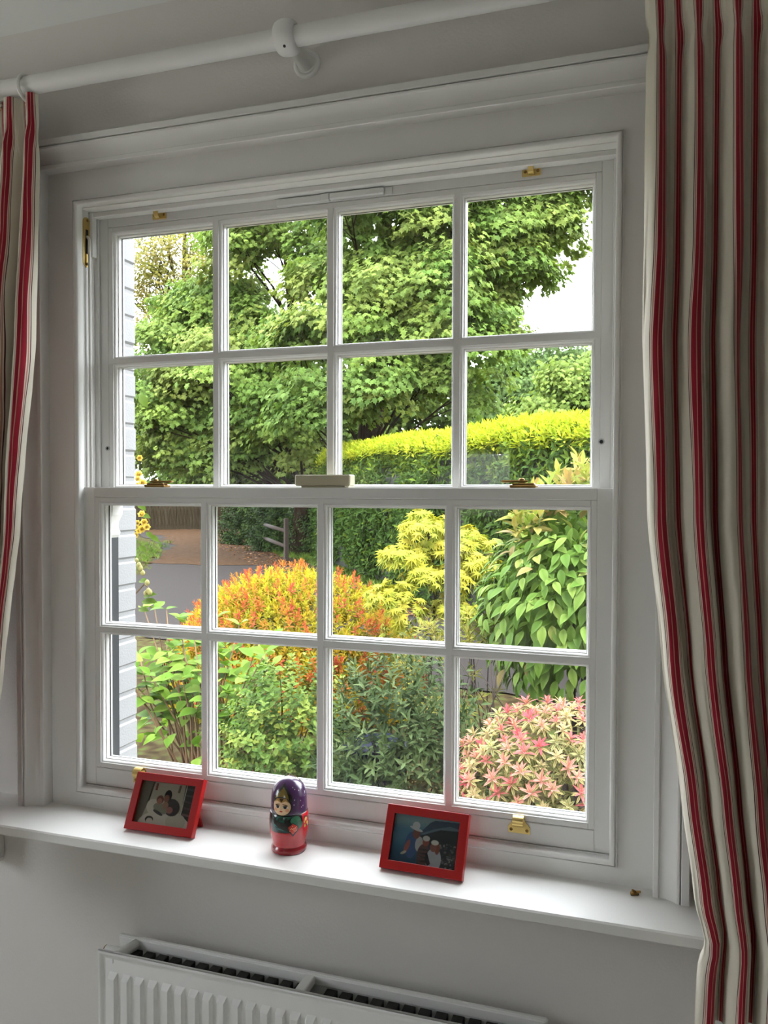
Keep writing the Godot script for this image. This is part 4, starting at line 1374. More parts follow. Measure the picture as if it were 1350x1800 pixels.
func trees() -> void:
	var sp := []
	for k in 3:
		sp.append(droop_sprig(10, 0.145, 0.20, maple_outline, 0.35, 300 + k))
	rng.seed = 310
	var tints := [s8(150, 182, 92), s8(162, 190, 98), s8(140, 174, 86), s8(172, 194, 102), s8(156, 184, 90), s8(136, 168, 88), s8(166, 184, 98)]
	tree("maple_tree", "large maple with dark trunk behind the second column of panes", Vector3(-9.05, GROUND, -20.6), Vector3(-9.7, 10.5, -20.6), 0.27,
		[[Vector3(-9.0, 7.6, -19.6), Vector3(2.3, 3.4, 1.8)], [Vector3(-11.6, 4.6, -19.6), Vector3(2.6, 2.3, 1.8)], [Vector3(-9.2, 4.0, -19.4), Vector3(2.2, 1.8, 1.8)], [Vector3(-12.2, 3.4, -19.8), Vector3(2.2, 1.6, 1.6)], [Vector3(-11.6, 6.6, -20.2), Vector3(1.6, 1.2, 1.2)]], 150, 0.82, 50, sp, tints, 44, 0.055, "maples beyond the drive", Vector3(-8.9, 6.95, 1.15))
	rng.seed = 320
	tree("maple_tree", "broad bright green maple beside the open sky, behind the hedge", Vector3(-6.75, GROUND, -18.3), Vector3(-5.6, 11.0, -18.6), 0.33,
		[[Vector3(-5.4, 7.6, -17.2), Vector3(2.4, 3.2, 2.0)], [Vector3(-4.0, 5.2, -17.4), Vector3(1.6, 2.2, 1.7)], [Vector3(-6.4, 4.6, -17.0), Vector3(1.7, 2.0, 1.6)], [Vector3(-4.2, 8.8, -17.6), Vector3(1.5, 2.2, 1.6)], [Vector3(-2.2, 8.6, -18.6), Vector3(1.3, 1.3, 1.2)], [Vector3(-3.0, 7.0, -18.2), Vector3(0.9, 1.3, 1.2)]], 170, 0.80, 50, sp, tints, 40, 0.05, "maples beyond the drive")
	rng.seed = 330
	var small := []
	for k in 2:
		small.append(droop_sprig(10, 0.16, 0.38, maple_outline, 0.35, 340 + k))
	tree("young_oak", "thin yellowish tree with bare dark branches at upper left", Vector3(-23.4, GROUND, -36.6), Vector3(-22.6, 15.5, -36.2), 0.34,
		[[Vector3(-22.4, 12.9, -35.4), Vector3(3.6, 2.9, 1.8)], [Vector3(-21.4, 9.6, -35.2), Vector3(3.6, 2.0, 1.6)]], 130, 0.95, 13, small, [s8(182, 178, 92), s8(176, 164, 96), s8(166, 174, 84)], 34, 0.09)
	rng.seed = 350
	var far := []
	for k in 2:
		far.append(droop_sprig(12, 0.215, 0.42, maple_outline, 0.3, 360 + k))
	tree("lime_tree", "distant blue-green tree seen above the hedge at right", Vector3(-6.2, GROUND, -41.5), Vector3(-6.2, 8.0, -41.5), 0.35,
		[[Vector3(-6.4, 6.0, -41), Vector3(2.6, 2.9, 2.0)], [Vector3(-3.9, 6.6, -42), Vector3(2.0, 2.2, 1.6)]], 60, 1.1, 40, far, [s8(118, 150, 88), s8(134, 164, 94), s8(108, 138, 82)], 20, 0.06)
	rng.seed = 370
	tree("ash_tree", "pale yellow-green distant tree at far right above the hedge", Vector3(-2.0, GROUND, -36), Vector3(-2.0, 6.8, -36), 0.3,
		[[Vector3(-2.6, 4.6, -35.4), Vector3(2.3, 2.4, 1.6)], [Vector3(-0.4, 5.4, -36), Vector3(2.0, 2.6, 1.6)]], 60, 0.95, 40, far, [s8(152, 180, 92), s8(162, 188, 98), s8(142, 170, 84)], 16, 0.05)
	rng.seed = 380
	tree("woodland_tree", "dense mid-green tree behind the board fence at lower left", Vector3(-20.5, GROUND, -37), Vector3(-20.5, 7.0, -37), 0.35,
		[[Vector3(-22, 3.6, -36.2), Vector3(4.0, 3.4, 1.6)], [Vector3(-18, 3.8, -36.0), Vector3(3.0, 3.4, 1.6)], [Vector3(-14.5, 3.6, -32.0), Vector3(3.0, 3.2, 1.6)]], 120, 1.15, 40, far, [s8(134, 160, 78), s8(146, 170, 86), s8(118, 146, 70)], 24, 0.06)
	rng.seed = 385
	tree("woodland_tree", "shaded dark green tree between the two maples", Vector3(-11.2, GROUND, -27.5), Vector3(-11.2, 9.0, -27.5), 0.3,
		[[Vector3(-11.5, 2.8, -26.8), Vector3(3.2, 2.6, 1.5)], [Vector3(-8.0, 2.8, -25.5), Vector3(2.6, 2.6, 1.5)]], 90, 1.1, 36, far, [s8(112, 138, 66), s8(124, 150, 72), s8(100, 126, 60)], 24, 0.06)
	# dark undergrowth under the maples
	var ivy := [shoot(9, 0.12, 0.075, 0.2, 0.1, 0.9, Color(0.85, 0.85, 0.85), Color(1, 1, 1), 390), shoot(9, 0.10, 0.07, 0.2, -0.3, 0.7, Color(0.85, 0.85, 0.85), Color(1, 1, 1), 391)]
	var spots := [[Vector3(-8.1, 0.3, -20.9), Vector3(1.5, 1.5, 1.0), "dark ivy-covered bush beside the left end of the hedge"], [Vector3(-10.0, 0.15, -21.9), Vector3(1.5, 1.5, 1.0), "dark ivy-covered bush behind the rail fence, middle of three"], [Vector3(-12.2, 0.2, -24.4), Vector3(1.7, 1.5, 1.0), "dark ivy-covered bush behind the rail fence, nearest the board fence"]]
	for k in 3:
		rng.seed = 392 + k
		var o := thing("ivy_bush", spots[k][2], "bush", Vector3.ZERO, "dark bushes under the maples")
		stems(o, Vector3(spots[k][0].x, GROUND, spots[k][0].z), spots[k][0], spots[k][1], 8, 0.03, M.dark_stem)
		shrub(o, spots[k][0], spots[k][1], 900, ivy, [s8(72, 98, 50), s8(88, 114, 56), s8(62, 86, 46)], M.leaf_gloss, 0.45, 0.5, -0.4)

func hedge() -> void:
	rng.seed = 400
	var o := thing("laurel_hedge", "clipped laurel hedge with bright yellow-green top along the drive", "hedge")
	var a := Vector3(-7.3, 0, -18.7)
	var b := Vector3(4.5, 0, -2.2)
	var d := (b - a).normalized()
	var nrm := Vector3(-d.z, 0, d.x)        # towards the drive
	if nrm.z < 0:
		nrm = -nrm
	if nrm.dot(Vector3(0, 0, 1)) < 0.0:
		nrm = -nrm
	var ln := a.distance_to(b)
	var hw := 0.62
	var m := MB.new()
	# twiggy inside
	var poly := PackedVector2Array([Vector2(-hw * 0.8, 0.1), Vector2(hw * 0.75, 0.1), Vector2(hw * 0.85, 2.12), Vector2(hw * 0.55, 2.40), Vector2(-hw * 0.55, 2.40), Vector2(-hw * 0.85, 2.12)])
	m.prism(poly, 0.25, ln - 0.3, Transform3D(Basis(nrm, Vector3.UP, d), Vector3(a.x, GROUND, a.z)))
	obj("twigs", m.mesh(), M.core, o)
	var side := [shoot(6, 0.150, 0.056, 0.13, 0.0, 1.0, Color(0.8, 0.85, 0.8), Color(1, 1, 1), 401, 2), shoot(6, 0.135, 0.052, 0.13, -0.3, 0.9, Color(0.8, 0.85, 0.8), Color(1, 1, 1), 402, 2)]
	var top := [shoot(7, 0.125, 0.042, 0.12, 0.3, 1.3, Color(0.9, 0.95, 0.8), Color(1, 1, 1), 403, 2), shoot(7, 0.110, 0.038, 0.12, 0.1, 1.2, Color(0.9, 0.95, 0.8), Color(1, 1, 1), 404, 2)]
	rng.seed = 405
	var bk := [[[], []], [[], []]]
	for i in 8400:
		var s := ln * pow(rng.randf(), 0.85)
		var h := rr(-0.05, 2.22) * (1.0 + 0.18 * (1.0 - s / ln))
		var bulge := 0.08 * sin(s * 1.7) + 0.05 * sin(s * 4.1 + h * 2.0)
		var p := a + d * s + nrm * (hw + bulge - 0.25 * pow(maxf(0.0, h - 1.6) / 0.7, 2.0) + rr(-0.16, 0.05) - (0.12 if h < 0.4 else 0.0))
		var y := (nrm * rr(0.3, 1.0) + Vector3(0, rr(-0.2, 1.0), 0) + d * rr(-0.7, 0.7))
		if i % 9 == 0:      # the end of the hedge
			p = a + nrm * rr(-hw, hw) + d * rr(-0.1, 0.12)
			y = -d + Vector3(0, rr(-0.2, 0.8), 0) + nrm * rr(-0.5, 0.8)
			if i % 18 == 0:
				p += d * ln
				y += d * 2.0
		var q: Array = bk[i % 2]
		q[0].append(Transform3D(along(y, ball()).scaled(Vector3.ONE * rr(0.8, 1.25)), Vector3(p.x, GROUND + h + 0.2, p.z)))
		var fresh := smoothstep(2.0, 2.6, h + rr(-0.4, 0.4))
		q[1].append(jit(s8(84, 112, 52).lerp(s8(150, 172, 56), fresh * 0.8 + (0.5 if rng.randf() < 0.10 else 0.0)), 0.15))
	for k in 2:
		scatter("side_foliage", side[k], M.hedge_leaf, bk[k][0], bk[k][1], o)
	bk = [[[], []], [[], []]]
	for i in 7800:
		var s := ln * pow(rng.randf(), 0.85)
		var w := rr(-hw, hw - 0.03)
		var h := 2.30 - 0.24 * pow(absf(w) / hw, 3.0) + 0.03 * sin(s * 1.3) - 0.4 * exp(-s * 1.8) + 0.42 * (1.0 - s / ln) + rr(-0.07, 0.05)
		var p := a + d * s + nrm * w
		var q: Array = bk[i % 2]
		q[0].append(Transform3D(along(Vector3(rr(-0.4, 0.4), 1.0, rr(-0.4, 0.4)) + nrm * (w * 0.9), ball()).scaled(Vector3.ONE * rr(0.8, 1.3)), Vector3(p.x, GROUND + h + 0.2, p.z)))
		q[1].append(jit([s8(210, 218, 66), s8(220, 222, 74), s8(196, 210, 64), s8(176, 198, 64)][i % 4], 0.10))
	for k in 2:
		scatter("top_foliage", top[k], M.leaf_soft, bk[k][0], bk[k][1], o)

func spiraea() -> void:
	var o := thing("orange_shrub", "rounded shrub of yellow leaves tipped with orange-red beside the drive", "shrub")
	rng.seed = 500
	stems(o, Vector3(-2.3, GROUND, -5.1), Vector3(-2.3, 0.0, -5.1), Vector3(0.95, 0.8, 0.8), 14, 0.008, M.stem)
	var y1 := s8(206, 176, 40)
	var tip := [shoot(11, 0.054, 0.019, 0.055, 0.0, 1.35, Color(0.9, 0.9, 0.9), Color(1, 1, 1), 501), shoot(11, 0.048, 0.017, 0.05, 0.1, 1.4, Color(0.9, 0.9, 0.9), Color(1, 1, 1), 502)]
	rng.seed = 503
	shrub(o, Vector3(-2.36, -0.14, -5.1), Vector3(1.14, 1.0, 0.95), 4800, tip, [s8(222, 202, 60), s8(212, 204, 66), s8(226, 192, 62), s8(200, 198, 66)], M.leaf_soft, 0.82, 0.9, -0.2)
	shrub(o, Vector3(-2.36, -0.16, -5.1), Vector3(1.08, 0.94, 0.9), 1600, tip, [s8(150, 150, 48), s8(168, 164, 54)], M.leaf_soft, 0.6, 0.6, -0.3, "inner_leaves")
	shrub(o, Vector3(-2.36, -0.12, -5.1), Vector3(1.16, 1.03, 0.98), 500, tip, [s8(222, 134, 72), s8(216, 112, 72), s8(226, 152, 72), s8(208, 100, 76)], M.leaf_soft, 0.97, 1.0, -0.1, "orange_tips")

func acer() -> void:
	for i in 7:
		var a := lerpf(-1.75, 1.75, i / 6.0)
		var l := lerpf(1.0, 0.6, absf(a) / 1.75)
		var p := Vector2(sin(a), cos(a))
		var t := Vector2(p.y, -p.x)
		if i == 0:
			feather_outline.append(Vector2(0, 0.02))
		feather_outline.append(p * l * 0.3 - t * 0.035)
		feather_outline.append(p * l)
		feather_outline.append(p * l * 0.3 + t * 0.035)
	feather_outline.reverse()
	var sp := []
	for k in 3:
		sp.append(droop_sprig(6, 0.082, 0.05, feather_outline, 0.45, 600 + k))
	rng.seed = 610
	var o := thing("yellow_maple", "small feathery yellow maple with drooping leaf layers behind the middle panes", "tree")
	var wood := MB.new(0)
	wood.tube([Vector3(-0.97, GROUND, -4.5), Vector3(-0.96, 0.3, -4.5), Vector3(-0.93, 0.8, -4.52), Vector3(-0.97, 1.15, -4.52), Vector3(-1.0, 1.38, -4.5)], [0.020, 0.016, 0.013, 0.009, 0.004], 8)
	var clumps := [[Vector3(-0.99, 1.36, -4.48), 0.17, 26], [Vector3(-1.13, 1.14, -4.42), 0.17, 26], [Vector3(-0.88, 1.18, -4.6), 0.20, 32], [Vector3(-0.99, 0.98, -4.38), 0.15, 22], [Vector3(-0.78, 1.24, -4.75), 0.20, 30], [Vector3(-0.66, 1.05, -4.68), 0.18, 26], [Vector3(-0.80, 0.96, -4.55), 0.17, 24], [Vector3(-1.16, 0.86, -4.10), 0.15, 22], [Vector3(-1.05, 0.78, -4.12), 0.13, 14], [Vector3(-0.78, 0.74, -4.5), 0.15, 16], [Vector3(-1.10, 0.62, -4.12), 0.10, 7]]
	var bk := [[[], []], [[], []], [[], []]]
	for c in clumps:
		var f := clampf((c[0].y - 0.35) / 1.05, 0.1, 0.9)
		var a := Vector3(-0.955, lerpf(0.2, 1.25, f), -4.51)
		wood.tube([a, a.lerp(c[0], 0.6) + Vector3(0, 0.03, 0), c[0]], [0.007, 0.005, 0.002], 6, false)
		for k in c[2]:
			var q := ball()
			q.y = absf(q.y)
			var h := Vector2(q.x, q.z).length()
			var p: Vector3 = c[0] + Vector3(q.x * c[1], 0.05 - 0.10 * h * h + rr(-0.03, 0.02), q.z * c[1])
			var b: Array = bk[k % 3]
			b[0].append(Transform3D(facing(q, 0.2).scaled(Vector3.ONE * rr(0.8, 1.2)), p))
			b[1].append(jit([s8(228, 224, 84), s8(218, 220, 88), s8(234, 228, 94), s8(200, 210, 84)][k % 4], 0.1))
	obj("trunk", wood.mesh(), M.dark_stem, o)
	for k in 3:
		scatter("foliage", sp[k], M.leaf_soft, bk[k][0], bk[k][1], o)
	# low variegated shrub by its foot
	var v := thing("variegated_shrub", "low cream-edged yellow-green shrub at the foot of the feathery maple", "shrub")
	var vs := [shoot(10, 0.085, 0.022, 0.05, 0.0, 1.2, s8(118, 140, 60), s8(222, 210, 120), 620), shoot(9, 0.075, 0.020, 0.05, -0.1, 1.1, s8(130, 150, 66), s8(226, 214, 130), 621)]
	rng.seed = 622
	for c in [[Vector3(-0.74, 0.50, -3.55), Vector3(0.16, 0.28, 0.14), 26], [Vector3(-0.42, 0.60, -3.62), Vector3(0.20, 0.24, 0.16), 34], [Vector3(-0.58, 0.25, -3.5), Vector3(0.3, 0.3, 0.2), 16]]:
		stems(v, Vector3(c[0].x, GROUND, c[0].z), c[0], c[1], 5, 0.005, M.dark_stem)
		shrub(v, c[0], c[1], c[2], vs, [Color(0.9, 0.9, 0.9), Color(1, 1, 0.9)], M.leaf_soft, 0.5, 0.8, -0.3)

func big_leaf_bush() -> void:
	rng.seed = 700
	var o := thing("broadleaf_shrub", "tall shrub of broad overlapping green leaves behind the rightmost panes", "shrub")
	var c := Vector3(0.27, 0.86, -3.62)
	var r := Vector3(0.66, 0.66, 0.56)
	for i in 9:
		var m := MB.new(0)
		var x := rr(-0.3, 0.5)
		m.tube([Vector3(0.27 + x * 0.4, GROUND, -3.6 + rr(-0.1, 0.2)), Vector3(0.27 + x * 0.7, 0.3, -3.55 + rr(-0.1, 0.25)), Vector3(0.27 + x, 1.0, -3.6)], [0.02, 0.015, 0.01], 8, false)
		obj("stem", m.mesh(), M.dark_stem, o)
	var lv := []
	for k in 5:
		var m := MB.new(0)
		m.leaf(Transform3D(Basis(Vector3.FORWARD, rr(-0.1, 0.1)), Vector3.ZERO), 0.110, 0.053, rr(0.18, 0.4), rr(0.12, 0.4), Color(0.72, 0.80, 0.62), Color(1, 1, 1), 6, 0.82)
		lv.append(m.mesh())
	var mats := []
	for q in [Color8(124, 158, 76), Color8(140, 170, 86), Color8(112, 146, 68), Color8(154, 180, 92), Color8(176, 186, 104), Color8(186, 164, 112)]:
		var m := foliage(0.38, 0.45)
		m.albedo_color = dimmed(q)
		mats.append(m)
	var placed: Array[Vector3] = []
	var made := 0
	var tries := 0
	while made < 292 and tries < 9000:
		tries += 1
		var d := ball()
		if d.y < -0.72 or d.z < -0.15 or d.x > 0.3:
			continue
		var p := c + d * r * rr(0.93, 1.06)
		var ok := true
		for q in placed:
			if q.distance_squared_to(p) < 0.0019:
				ok = false
				break
		if not ok:
			continue
		placed.append(p)
		made += 1
		var tip := d * rr(0.5, 0.9) + Vector3(rr(-0.55, 0.55), rr(-0.95, -0.2), 0)
		if d.y > 0.72:
			tip = d + Vector3(rr(-0.5, 0.5), rr(-0.3, 0.5), rr(-0.2, 0.5))
		var nor := d * 0.8 + Vector3(rr(-0.25, 0.25), 0.75, rr(-0.1, 0.3))
		var k := rng.randi() % 4
		if d.y > 0.4 and rng.randf() < 0.3 or rng.randf() < 0.02:
			k = 4 + int(rng.randf() < 0.35)
		var l := obj("leaf", lv[made % 5], mats[k], o)
		l.transform = Transform3D(along(tip, nor).scaled(Vector3.ONE * rr(0.8, 1.15)), p - tip.normalized() * 0.05)
	var w := [[], []]
	for i in 2000:
		var d := ball()
		if d.y < -0.7:
			d.y = rr(-0.6, 0.6)
		var p := c + d.normalized() * r * rr(0.6, 0.97)
		var tip := d * 0.5 + Vector3(rr(-0.5, 0.5), rr(-1.0, -0.1), rr(-0.3, 0.3))
		w[0].append(Transform3D(along(tip, d + Vector3(0, 0.7, 0)).scaled(Vector3.ONE * rr(0.7, 1.1)), p))
		w[1].append(jit(s8(128, 162, 78), 0.15))
	scatter("inner_leaves", lv[0], M.leaf, w[0], w[1], o)
	# upright young shoots on top
	var sh := [shoot(8, 0.13, 0.045, 0.10, 0.1, 1.3, Color(0.9, 0.9, 0.85), Color(1, 1, 1), 720, 4), shoot(7, 0.12, 0.045, 0.10, 0.2, 1.35, Color(0.9, 0.9, 0.85), Color(1, 1, 1), 721, 4)]
	rng.seed = 722
	w = [[[], []], [[], []]]
	for i in 74:
		var x := rr(-0.15, 0.62)
		var z := -3.62 + rr(-0.25, 0.3)
		var y := 1.42 + 0.26 * smoothstep(-0.15, 0.35, x) - 0.35 * pow((z + 3.62) / 0.56, 2.0) + rr(-0.08, 0.08)
		var q: Array = w[i % 2]
		q[0].append(Transform3D(along(Vector3(rr(-0.4, 0.4), 1, rr(-0.1, 0.6)), ball()).scaled(Vector3.ONE * rr(0.8, 1.15)), Vector3(x, y, z)))
		q[1].append(jit([s8(178, 184, 96), s8(186, 160, 108), s8(160, 182, 88), s8(196, 186, 108)][i % 4], 0.08))
	for k in 2:
		scatter("young_shoots", sh[k], M.leaf_soft, w[k][0], w[k][1], o)

func pieris() -> void:
	rng.seed = 800
	var o := thing("pink_shrub", "low shrub of pink and cream-edged leaf rosettes below the right panes", "shrub")
	var c := Vector3(0.30, 0.12, -2.10)
	var r := Vector3(0.52, 0.50, 0.42)
	stems(o, Vector3(c.x, GROUND, c.z), c, r * 0.85, 12, 0.007, M.dark_stem)
	var whorls := []
	var pal := [[s8(208, 100, 108), s8(230, 146, 140)], [s8(206, 122, 116), s8(236, 182, 162)], [s8(150, 150, 92), s8(234, 204, 166)], [s8(208, 84, 100), s8(222, 118, 122)], [s8(118, 138, 72), s8(228, 214, 164)]]
	for k in 5:
		var m := MB.new()
		for i in 18:
			var a := i * 2.4
			var f := i / 17.0
			var e := lerpf(-0.35, 1.15, f) + rr(-0.15, 0.15)
			var d := Vector3(cos(a) * cos(e), sin(e), sin(a) * cos(e))
			var nor := Vector3(-cos(a) * sin(e), cos(e), -sin(a) * sin(e))
			var mid: Color = pal[k][0]
			var edge: Color = pal[k][1]
			if f < 0.42 and k != 4:
				mid = s8(126, 140, 76)
				edge = s8(236, 206, 156)
			var j := 1.0 + rr(-0.12, 0.12)
			m.leaf(Transform3D(along(d, nor), Vector3(0, 0.02 * f, 0)), rr(0.05, 0.068) * lerpf(1.0, 0.75, f), 0.0132, 0.25, 0.28, mid * j, edge * j, 4, 0.95)
		whorls.append(m.mesh())
	var placed: Array[Vector3] = []
	var tries := 0
	while placed.size() < 210 and tries < 9000:
		tries += 1
		var d := ball()
		if d.y < 0.0 or d.z < -0.4:
			continue
		var p := c + d * r * rr(0.92, 1.05)
		var ok := true
		for q in placed:
			if q.distance_squared_to(p) < 0.0034:
				ok = false
				break
		if not ok:
			continue
		placed.append(p)
		var k := [0, 1, 1, 2, 2, 0, 3, 4, 1][rng.randi() % 9] as int
		if d.y < 0.3 and rng.randf() < 0.45:
			k = 4
		var l := obj("leaf_rosette", whorls[k], M.petal, o)
		l.transform = Transform3D(along(d + Vector3(0, 0.9, 0.15) + ball() * 0.2, ball()).scaled(Vector3.ONE * rr(0.7, 1.1)), p)
	var gs := [shoot(11, 0.055, 0.016, 0.05, -0.5, 0.9, s8(112, 128, 70), s8(214, 204, 146), 810, 3)]
	rng.seed = 811
	shrub(o, c + Vector3(0, -0.03, 0), r * 0.94, 240, gs, [Color(1, 1, 1), Color(0.85, 0.85, 0.85)], M.leaf_soft, 0.6, 0.7, -0.2, "lower_leaves")

func hydrangea() -> void:
	rng.seed = 900
	var o := thing("hydrangea", "leafy hydrangea with tan stems beside the white brick", "shrub")
	var lv := []
	for k in 4:
		var m := MB.new(0)
		m.leaf(Transform3D(), 0.125, 0.078, rr(0.15, 0.35), rr(0.2, 0.5), Color(0.8, 0.86, 0.7), Color(1, 1, 1), 6, 0.85)
		lv.append(m.mesh())
	var mats := []
	for q in [Color8(128, 168, 70), Color8(142, 180, 78), Color8(114, 154, 62), Color8(158, 190, 88)]:
		var m := foliage(0.5, 0.6)
		m.albedo_color = dimmed(q)
		mats.append(m)
	var base := Vector3(-2.05, GROUND, -3.12)
	for i in 49:
		var x := rr(-0.62, 0.50)
		var top := base + Vector3(x, rr(0.52, 1.10) - 0.25 * maxf(0.0, x), rr(-0.25, 0.34))
		var a := base + Vector3(x * 0.35 + rr(-0.08, 0.08), 0, rr(-0.12, 0.14))
		var mid := a.lerp(top, 0.55) + Vector3(rr(-0.04, 0.04), 0.05, rr(-0.03, 0.05))
		var m := MB.new(0)
		m.tube([a, a.lerp(mid, 0.5), mid, top], [0.0085, 0.0075, 0.006, 0.0035], 7)
		obj("stem", m.mesh(), M.stem, o)
		for k in 3:
			var f := lerpf(0.18, 1.0, k / 2.0)
			var p := mid.lerp(top, f)
			for s in 2:
				var an: float = k * PI / 2 + s * PI + rr(-0.4, 0.4) + i
				var el := lerpf(-0.1, 0.55, f) + rr(-0.2, 0.25)
				var d := Vector3(cos(an) * cos(el), sin(el), sin(an) * cos(el))
				var l := obj("leaf", lv[(i + k) % 4], mats[rng.randi() % 4], o)
				l.transform = Transform3D(along(d, Vector3(0, 1, 0.25) + ball() * 0.25).scaled(Vector3.ONE * rr(0.85, 1.25) * lerpf(1.0, 0.8, f)), p)
	var lw := []
	var lt := []
	for i in 190:
		var x := rr(-0.62, 0.45)
		var p := base + Vector3(x * rr(0.7, 1.0), rr(0.22, 0.86) - 0.2 * maxf(0.0, x), rr(-0.25, 0.3))
		var d := Vector3(x + rr(-0.8, 0.8), rr(-0.3, 0.5), rr(-0.2, 1.0))
		lw.append(Transform3D(along(d, Vector3(0, 1, 0.3) + ball() * 0.3).scaled(Vector3.ONE * rr(0.55, 1.0)), p))
		lt.append(jit([s8(140, 180, 76), s8(122, 164, 66), s8(158, 194, 90)][i % 3], 0.12))
	scatter("small_leaves", lv[0], M.leaf, lw, lt, o)
	var pot := MB.new(0)
	pot.lathe([Vector2(0, 0), Vector2(0.085, 0), Vector2(0.115, 0.17), Vector2(0.128, 0.172), Vector2(0.130, 0.20), Vector2(0.118, 0.202), Vector2(0.108, 0.18), Vector2(0, 0.17)], 28)
	single("red_pot", pot.mesh(), M.terracotta, "dark red plant pot among the stems below the second pane", "plant pot", Vector3(-1.72, GROUND, -2.95))
	var bp := MB.new(0)  # pot shape standing in for a blue reflection on the pane
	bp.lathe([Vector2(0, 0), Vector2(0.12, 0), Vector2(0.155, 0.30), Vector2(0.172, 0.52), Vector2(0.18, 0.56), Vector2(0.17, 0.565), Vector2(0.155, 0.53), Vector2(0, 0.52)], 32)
	single("blue_reflection_pot", bp.mesh(), M.blue, "dark blue pot standing in for a blue reflection in the glass", "plant pot", Vector3(-0.72, GROUND, -2.5))

func dark_shrubs() -> void:
	rng.seed = 1000
	var a := thing("rose_shrub", "mid-green small-leaved shrub in front of the orange one", "shrub")
	stems(a, Vector3(-1.3, GROUND, -2.6), Vector3(-1.3, 0.0, -2.6), Vector3(0.34, 0.66, 0.3), 16, 0.006, M.dark_stem)
	var s1 := [shoot(9, 0.042, 0.026, 0.09, 0.0, 0.8, Color(0.85, 0.88, 0.82), Color(1, 1, 1), 1001, 3), shoot(9, 0.038, 0.024, 0.08, -0.3, 0.8, Color(0.85, 0.88, 0.82), Color(1, 1, 1), 1002, 3)]
	rng.seed = 1003
	shrub(a, Vector3(-1.26, -0.04, -2.62), Vector3(0.40, 0.66, 0.36), 620, s1, [s8(122, 154, 74), s8(144, 172, 84), s8(100, 132, 64), s8(164, 184, 88)], M.leaf_gloss, 0.45, 0.5, -0.5)
	var b := thing("olive_shrub", "dark narrow-leaved evergreen shrub below the middle panes", "shrub")
	stems(b, Vector3(-0.5, GROUND, -2.35), Vector3(-0.5, 0.05, -2.35), Vector3(0.36, 0.72, 0.3), 20, 0.006, M.dark_stem)
	var s2 := [shoot(9, 0.062, 0.017, 0.09, 0.1, 1.0, Color(0.8, 0.84, 0.8), Color(1, 1, 1), 1004, 3, 0.1), shoot(9, 0.056, 0.016, 0.09, -0.2, 0.9, Color(0.8, 0.84, 0.8), Color(1, 1, 1), 1005, 3, 0.1)]
	rng.seed = 1006
	shrub(b, Vector3(-0.52, 0.10, -2.38), Vector3(0.42, 0.70, 0.36), 640, s2, [s8(108, 130, 86), s8(94, 116, 74), s8(126, 146, 98), s8(84, 106, 68)], M.leaf_gloss, 0.4, 0.6, -0.5)
	# bare twigs between the panes
	var t := thing("bare_twigs", "dark upright bare twigs left of the pink shrub", "shrub")
	rng.seed = 1010
	for i in 9:
		var x := rr(-0.36, -0.12)
		var m := MB.new(0)
		var p := Vector3(x, GROUND, -2.6 + rr(-0.1, 0.1))
		m.tube([p, p + Vector3(rr(-0.04, 0.04), 0.4, 0), p + Vector3(rr(-0.1, 0.1), 0.75, 0.02), p + Vector3(rr(-0.16, 0.16), rr(0.9, 1.1), 0)], [0.006, 0.005, 0.004, 0.002], 6)
		obj("stem", m.mesh(), M.dark_stem, t)
	# low feathery plant
	var f := thing("fern", "low light-green feathery plant under the dark evergreen", "fern")
	rng.seed = 1020
	for i in 16:
		var m := MB.new()
		var an := rr(0, TAU)
		var dir := Vector3(cos(an), 0.9, sin(an)).normalized()
		var base := Vector3(-0.30 + rr(-0.10, 0.12), 0.08, -1.98 + rr(-0.08, 0.08))
		for k in 14:
			var q := k / 13.0
			var p := base + dir * 0.30 * q - Vector3(0, 0.10 * q * q, 0)
			for s in [-1.0, 1.0]:
				var d: Vector3 = (dir * 0.6 + dir.cross(Vector3.UP).normalized() * s).normalized()
				m.leaf(Transform3D(along(d, Vector3.UP), p), 0.05 * (1.05 - q), 0.012, 0.1, 0.3, s8(120, 146, 74), s8(140, 164, 86), 2)
		obj("frond", m.mesh(), M.leaf_soft, f)

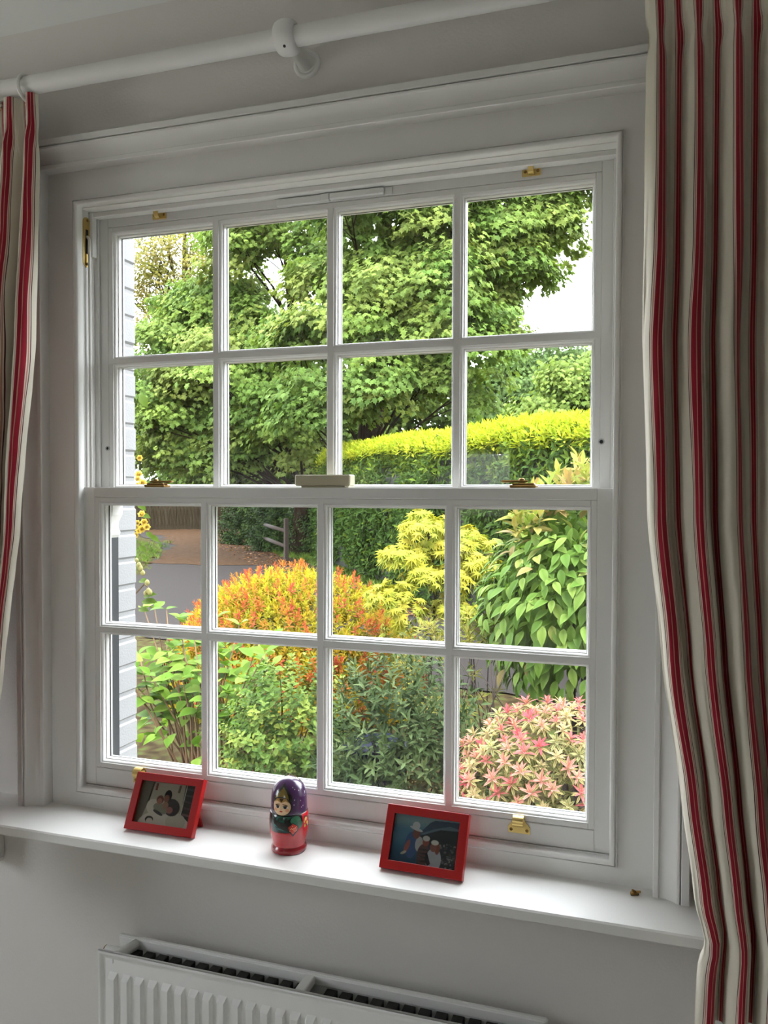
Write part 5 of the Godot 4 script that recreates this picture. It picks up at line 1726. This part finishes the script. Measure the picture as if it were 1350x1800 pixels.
func climbing_rose() -> void:
	rng.seed = 1100
	var o := thing("climbing_rose", "yellow climbing rose at the edge of the white brick", "rose")
	var m := MB.new(0)
	m.tube([Vector3(-0.98, GROUND, -0.55), Vector3(-0.95, 0.6, -0.58), Vector3(-0.90, 1.2, -0.60), Vector3(-0.92, 1.6, -0.60), Vector3(-0.90, 2.0, -0.60)], [0.008, 0.007, 0.006, 0.005, 0.003], 7)
	m.tube([Vector3(-0.90, 1.25, -0.60), Vector3(-0.86, 1.30, -0.62), Vector3(-0.83, 1.28, -0.62)], [0.003, 0.0025, 0.002], 6)
	m.tube([Vector3(-0.92, 1.60, -0.60), Vector3(-0.87, 1.54, -0.62), Vector3(-0.84, 1.50, -0.62)], [0.003, 0.0025, 0.002], 6)
	obj("stem", m.mesh(), M.leaf_stem if M.has("leaf_stem") else M.stem, o)
	var bloom := MB.new()
	for ring in 4:
		for i in 6 - ring:
			var a := TAU * i / (6 - ring) + ring * 0.6
			var e := 0.25 + ring * 0.38
			var d := Vector3(cos(a) * cos(e), sin(e), sin(a) * cos(e))
			bloom.leaf(Transform3D(along(d, Vector3(-cos(a), 0.6, -sin(a))), Vector3(0, 0.001 * ring, 0)), 0.0145 - ring * 0.002, 0.0155 - ring * 0.0025, 0.5, -0.35, Color(0.95, 0.9, 0.75), Color(1, 1, 1), 4, 0.7)
	var bm := bloom.mesh()
	var bud := MB.new(0)
	bud.lathe([Vector2(0, -0.006), Vector2(0.005, -0.003), Vector2(0.0062, 0.002), Vector2(0.004, 0.007), Vector2(0, 0.0095)], 10)
	var bdm := bud.mesh()
	var pm := foliage(0.6, 0.4)
	pm.albedo_color = Color8(232, 212, 122)
	var pb := paint(dimmed(Color8(214, 206, 120)), 0.6)
	for p in [[-0.845, 1.520], [-0.863, 1.494], [-0.852, 1.496], [-0.868, 1.479], [-0.860, 1.475], [-0.873, 1.458], [-0.842, 1.482], [-0.876, 1.470], [-0.880, 1.70], [-0.880, 1.645], [-0.873, 1.632], [-0.868, 1.618], [-0.882, 1.612]]:
		var q := obj("blossom", bm, pm, o)
		q.transform = Transform3D(along(Vector3(rr(0.1, 0.8), rr(-0.2, 0.7), 0.8), Vector3.UP).scaled(Vector3.ONE * rr(0.8, 1.15)), Vector3(p[0], p[1], -0.60 + rr(-0.03, 0.02)))
	for p in [[-0.872, 1.360], [-0.866, 1.350], [-0.858, 1.335], [-0.842, 1.305], [-0.838, 1.280], [-0.832, 1.275], [-0.848, 1.272], [-0.880, 1.375]]:
		var q := obj("bud", bdm, pb, o)
		q.position = Vector3(p[0], p[1], -0.61)
		q.scale = Vector3.ONE * rr(0.9, 1.3)
	var lm := MB.new(0)
	lm.leaf(Transform3D(), 0.045, 0.022, 0.3, 0.2, Color(0.85, 0.9, 0.8), Color(1, 1, 1), 4)
	var lmesh := lm.mesh()
	var gm := foliage(0.5, 0.5)
	gm.albedo_color = dimmed(Color8(132, 164, 66))
	for p in [[-0.870, 1.895, 1.3], [-0.878, 1.31, 1.0], [-0.862, 1.26, 1.1], [-0.852, 1.25, 0.9], [-0.868, 1.245, 1.2], [-0.85, 1.465, 0.8], [-0.84, 1.455, 0.9], [-0.87, 1.52, 0.9], [-0.885, 1.56, 1.0], [-0.878, 1.42, 0.8], [-0.88, 1.22, 1.0]]:
		var q := obj("leaf", lmesh, gm, o)
		q.transform = Transform3D(along(Vector3(rr(0.4, 1.0), rr(-0.5, 0.3), rr(0.0, 0.4)), Vector3(0, 0.7, 0.7)).scaled(Vector3.ONE * p[2]), Vector3(p[0], p[1], -0.62))

func outdoors() -> void:
	ground_and_walls()
	fences()
	trees()
	hedge()
	spiraea()
	acer()
	big_leaf_bush()
	pieris()
	hydrangea()
	dark_shrubs()
	climbing_rose()

func _ready() -> void:
	rng.seed = 1
	materials()
	camera_and_light()
	room()
	architrave()
	window()
	curtains_and_pole()
	radiator()
	sill_things()
	outdoors()
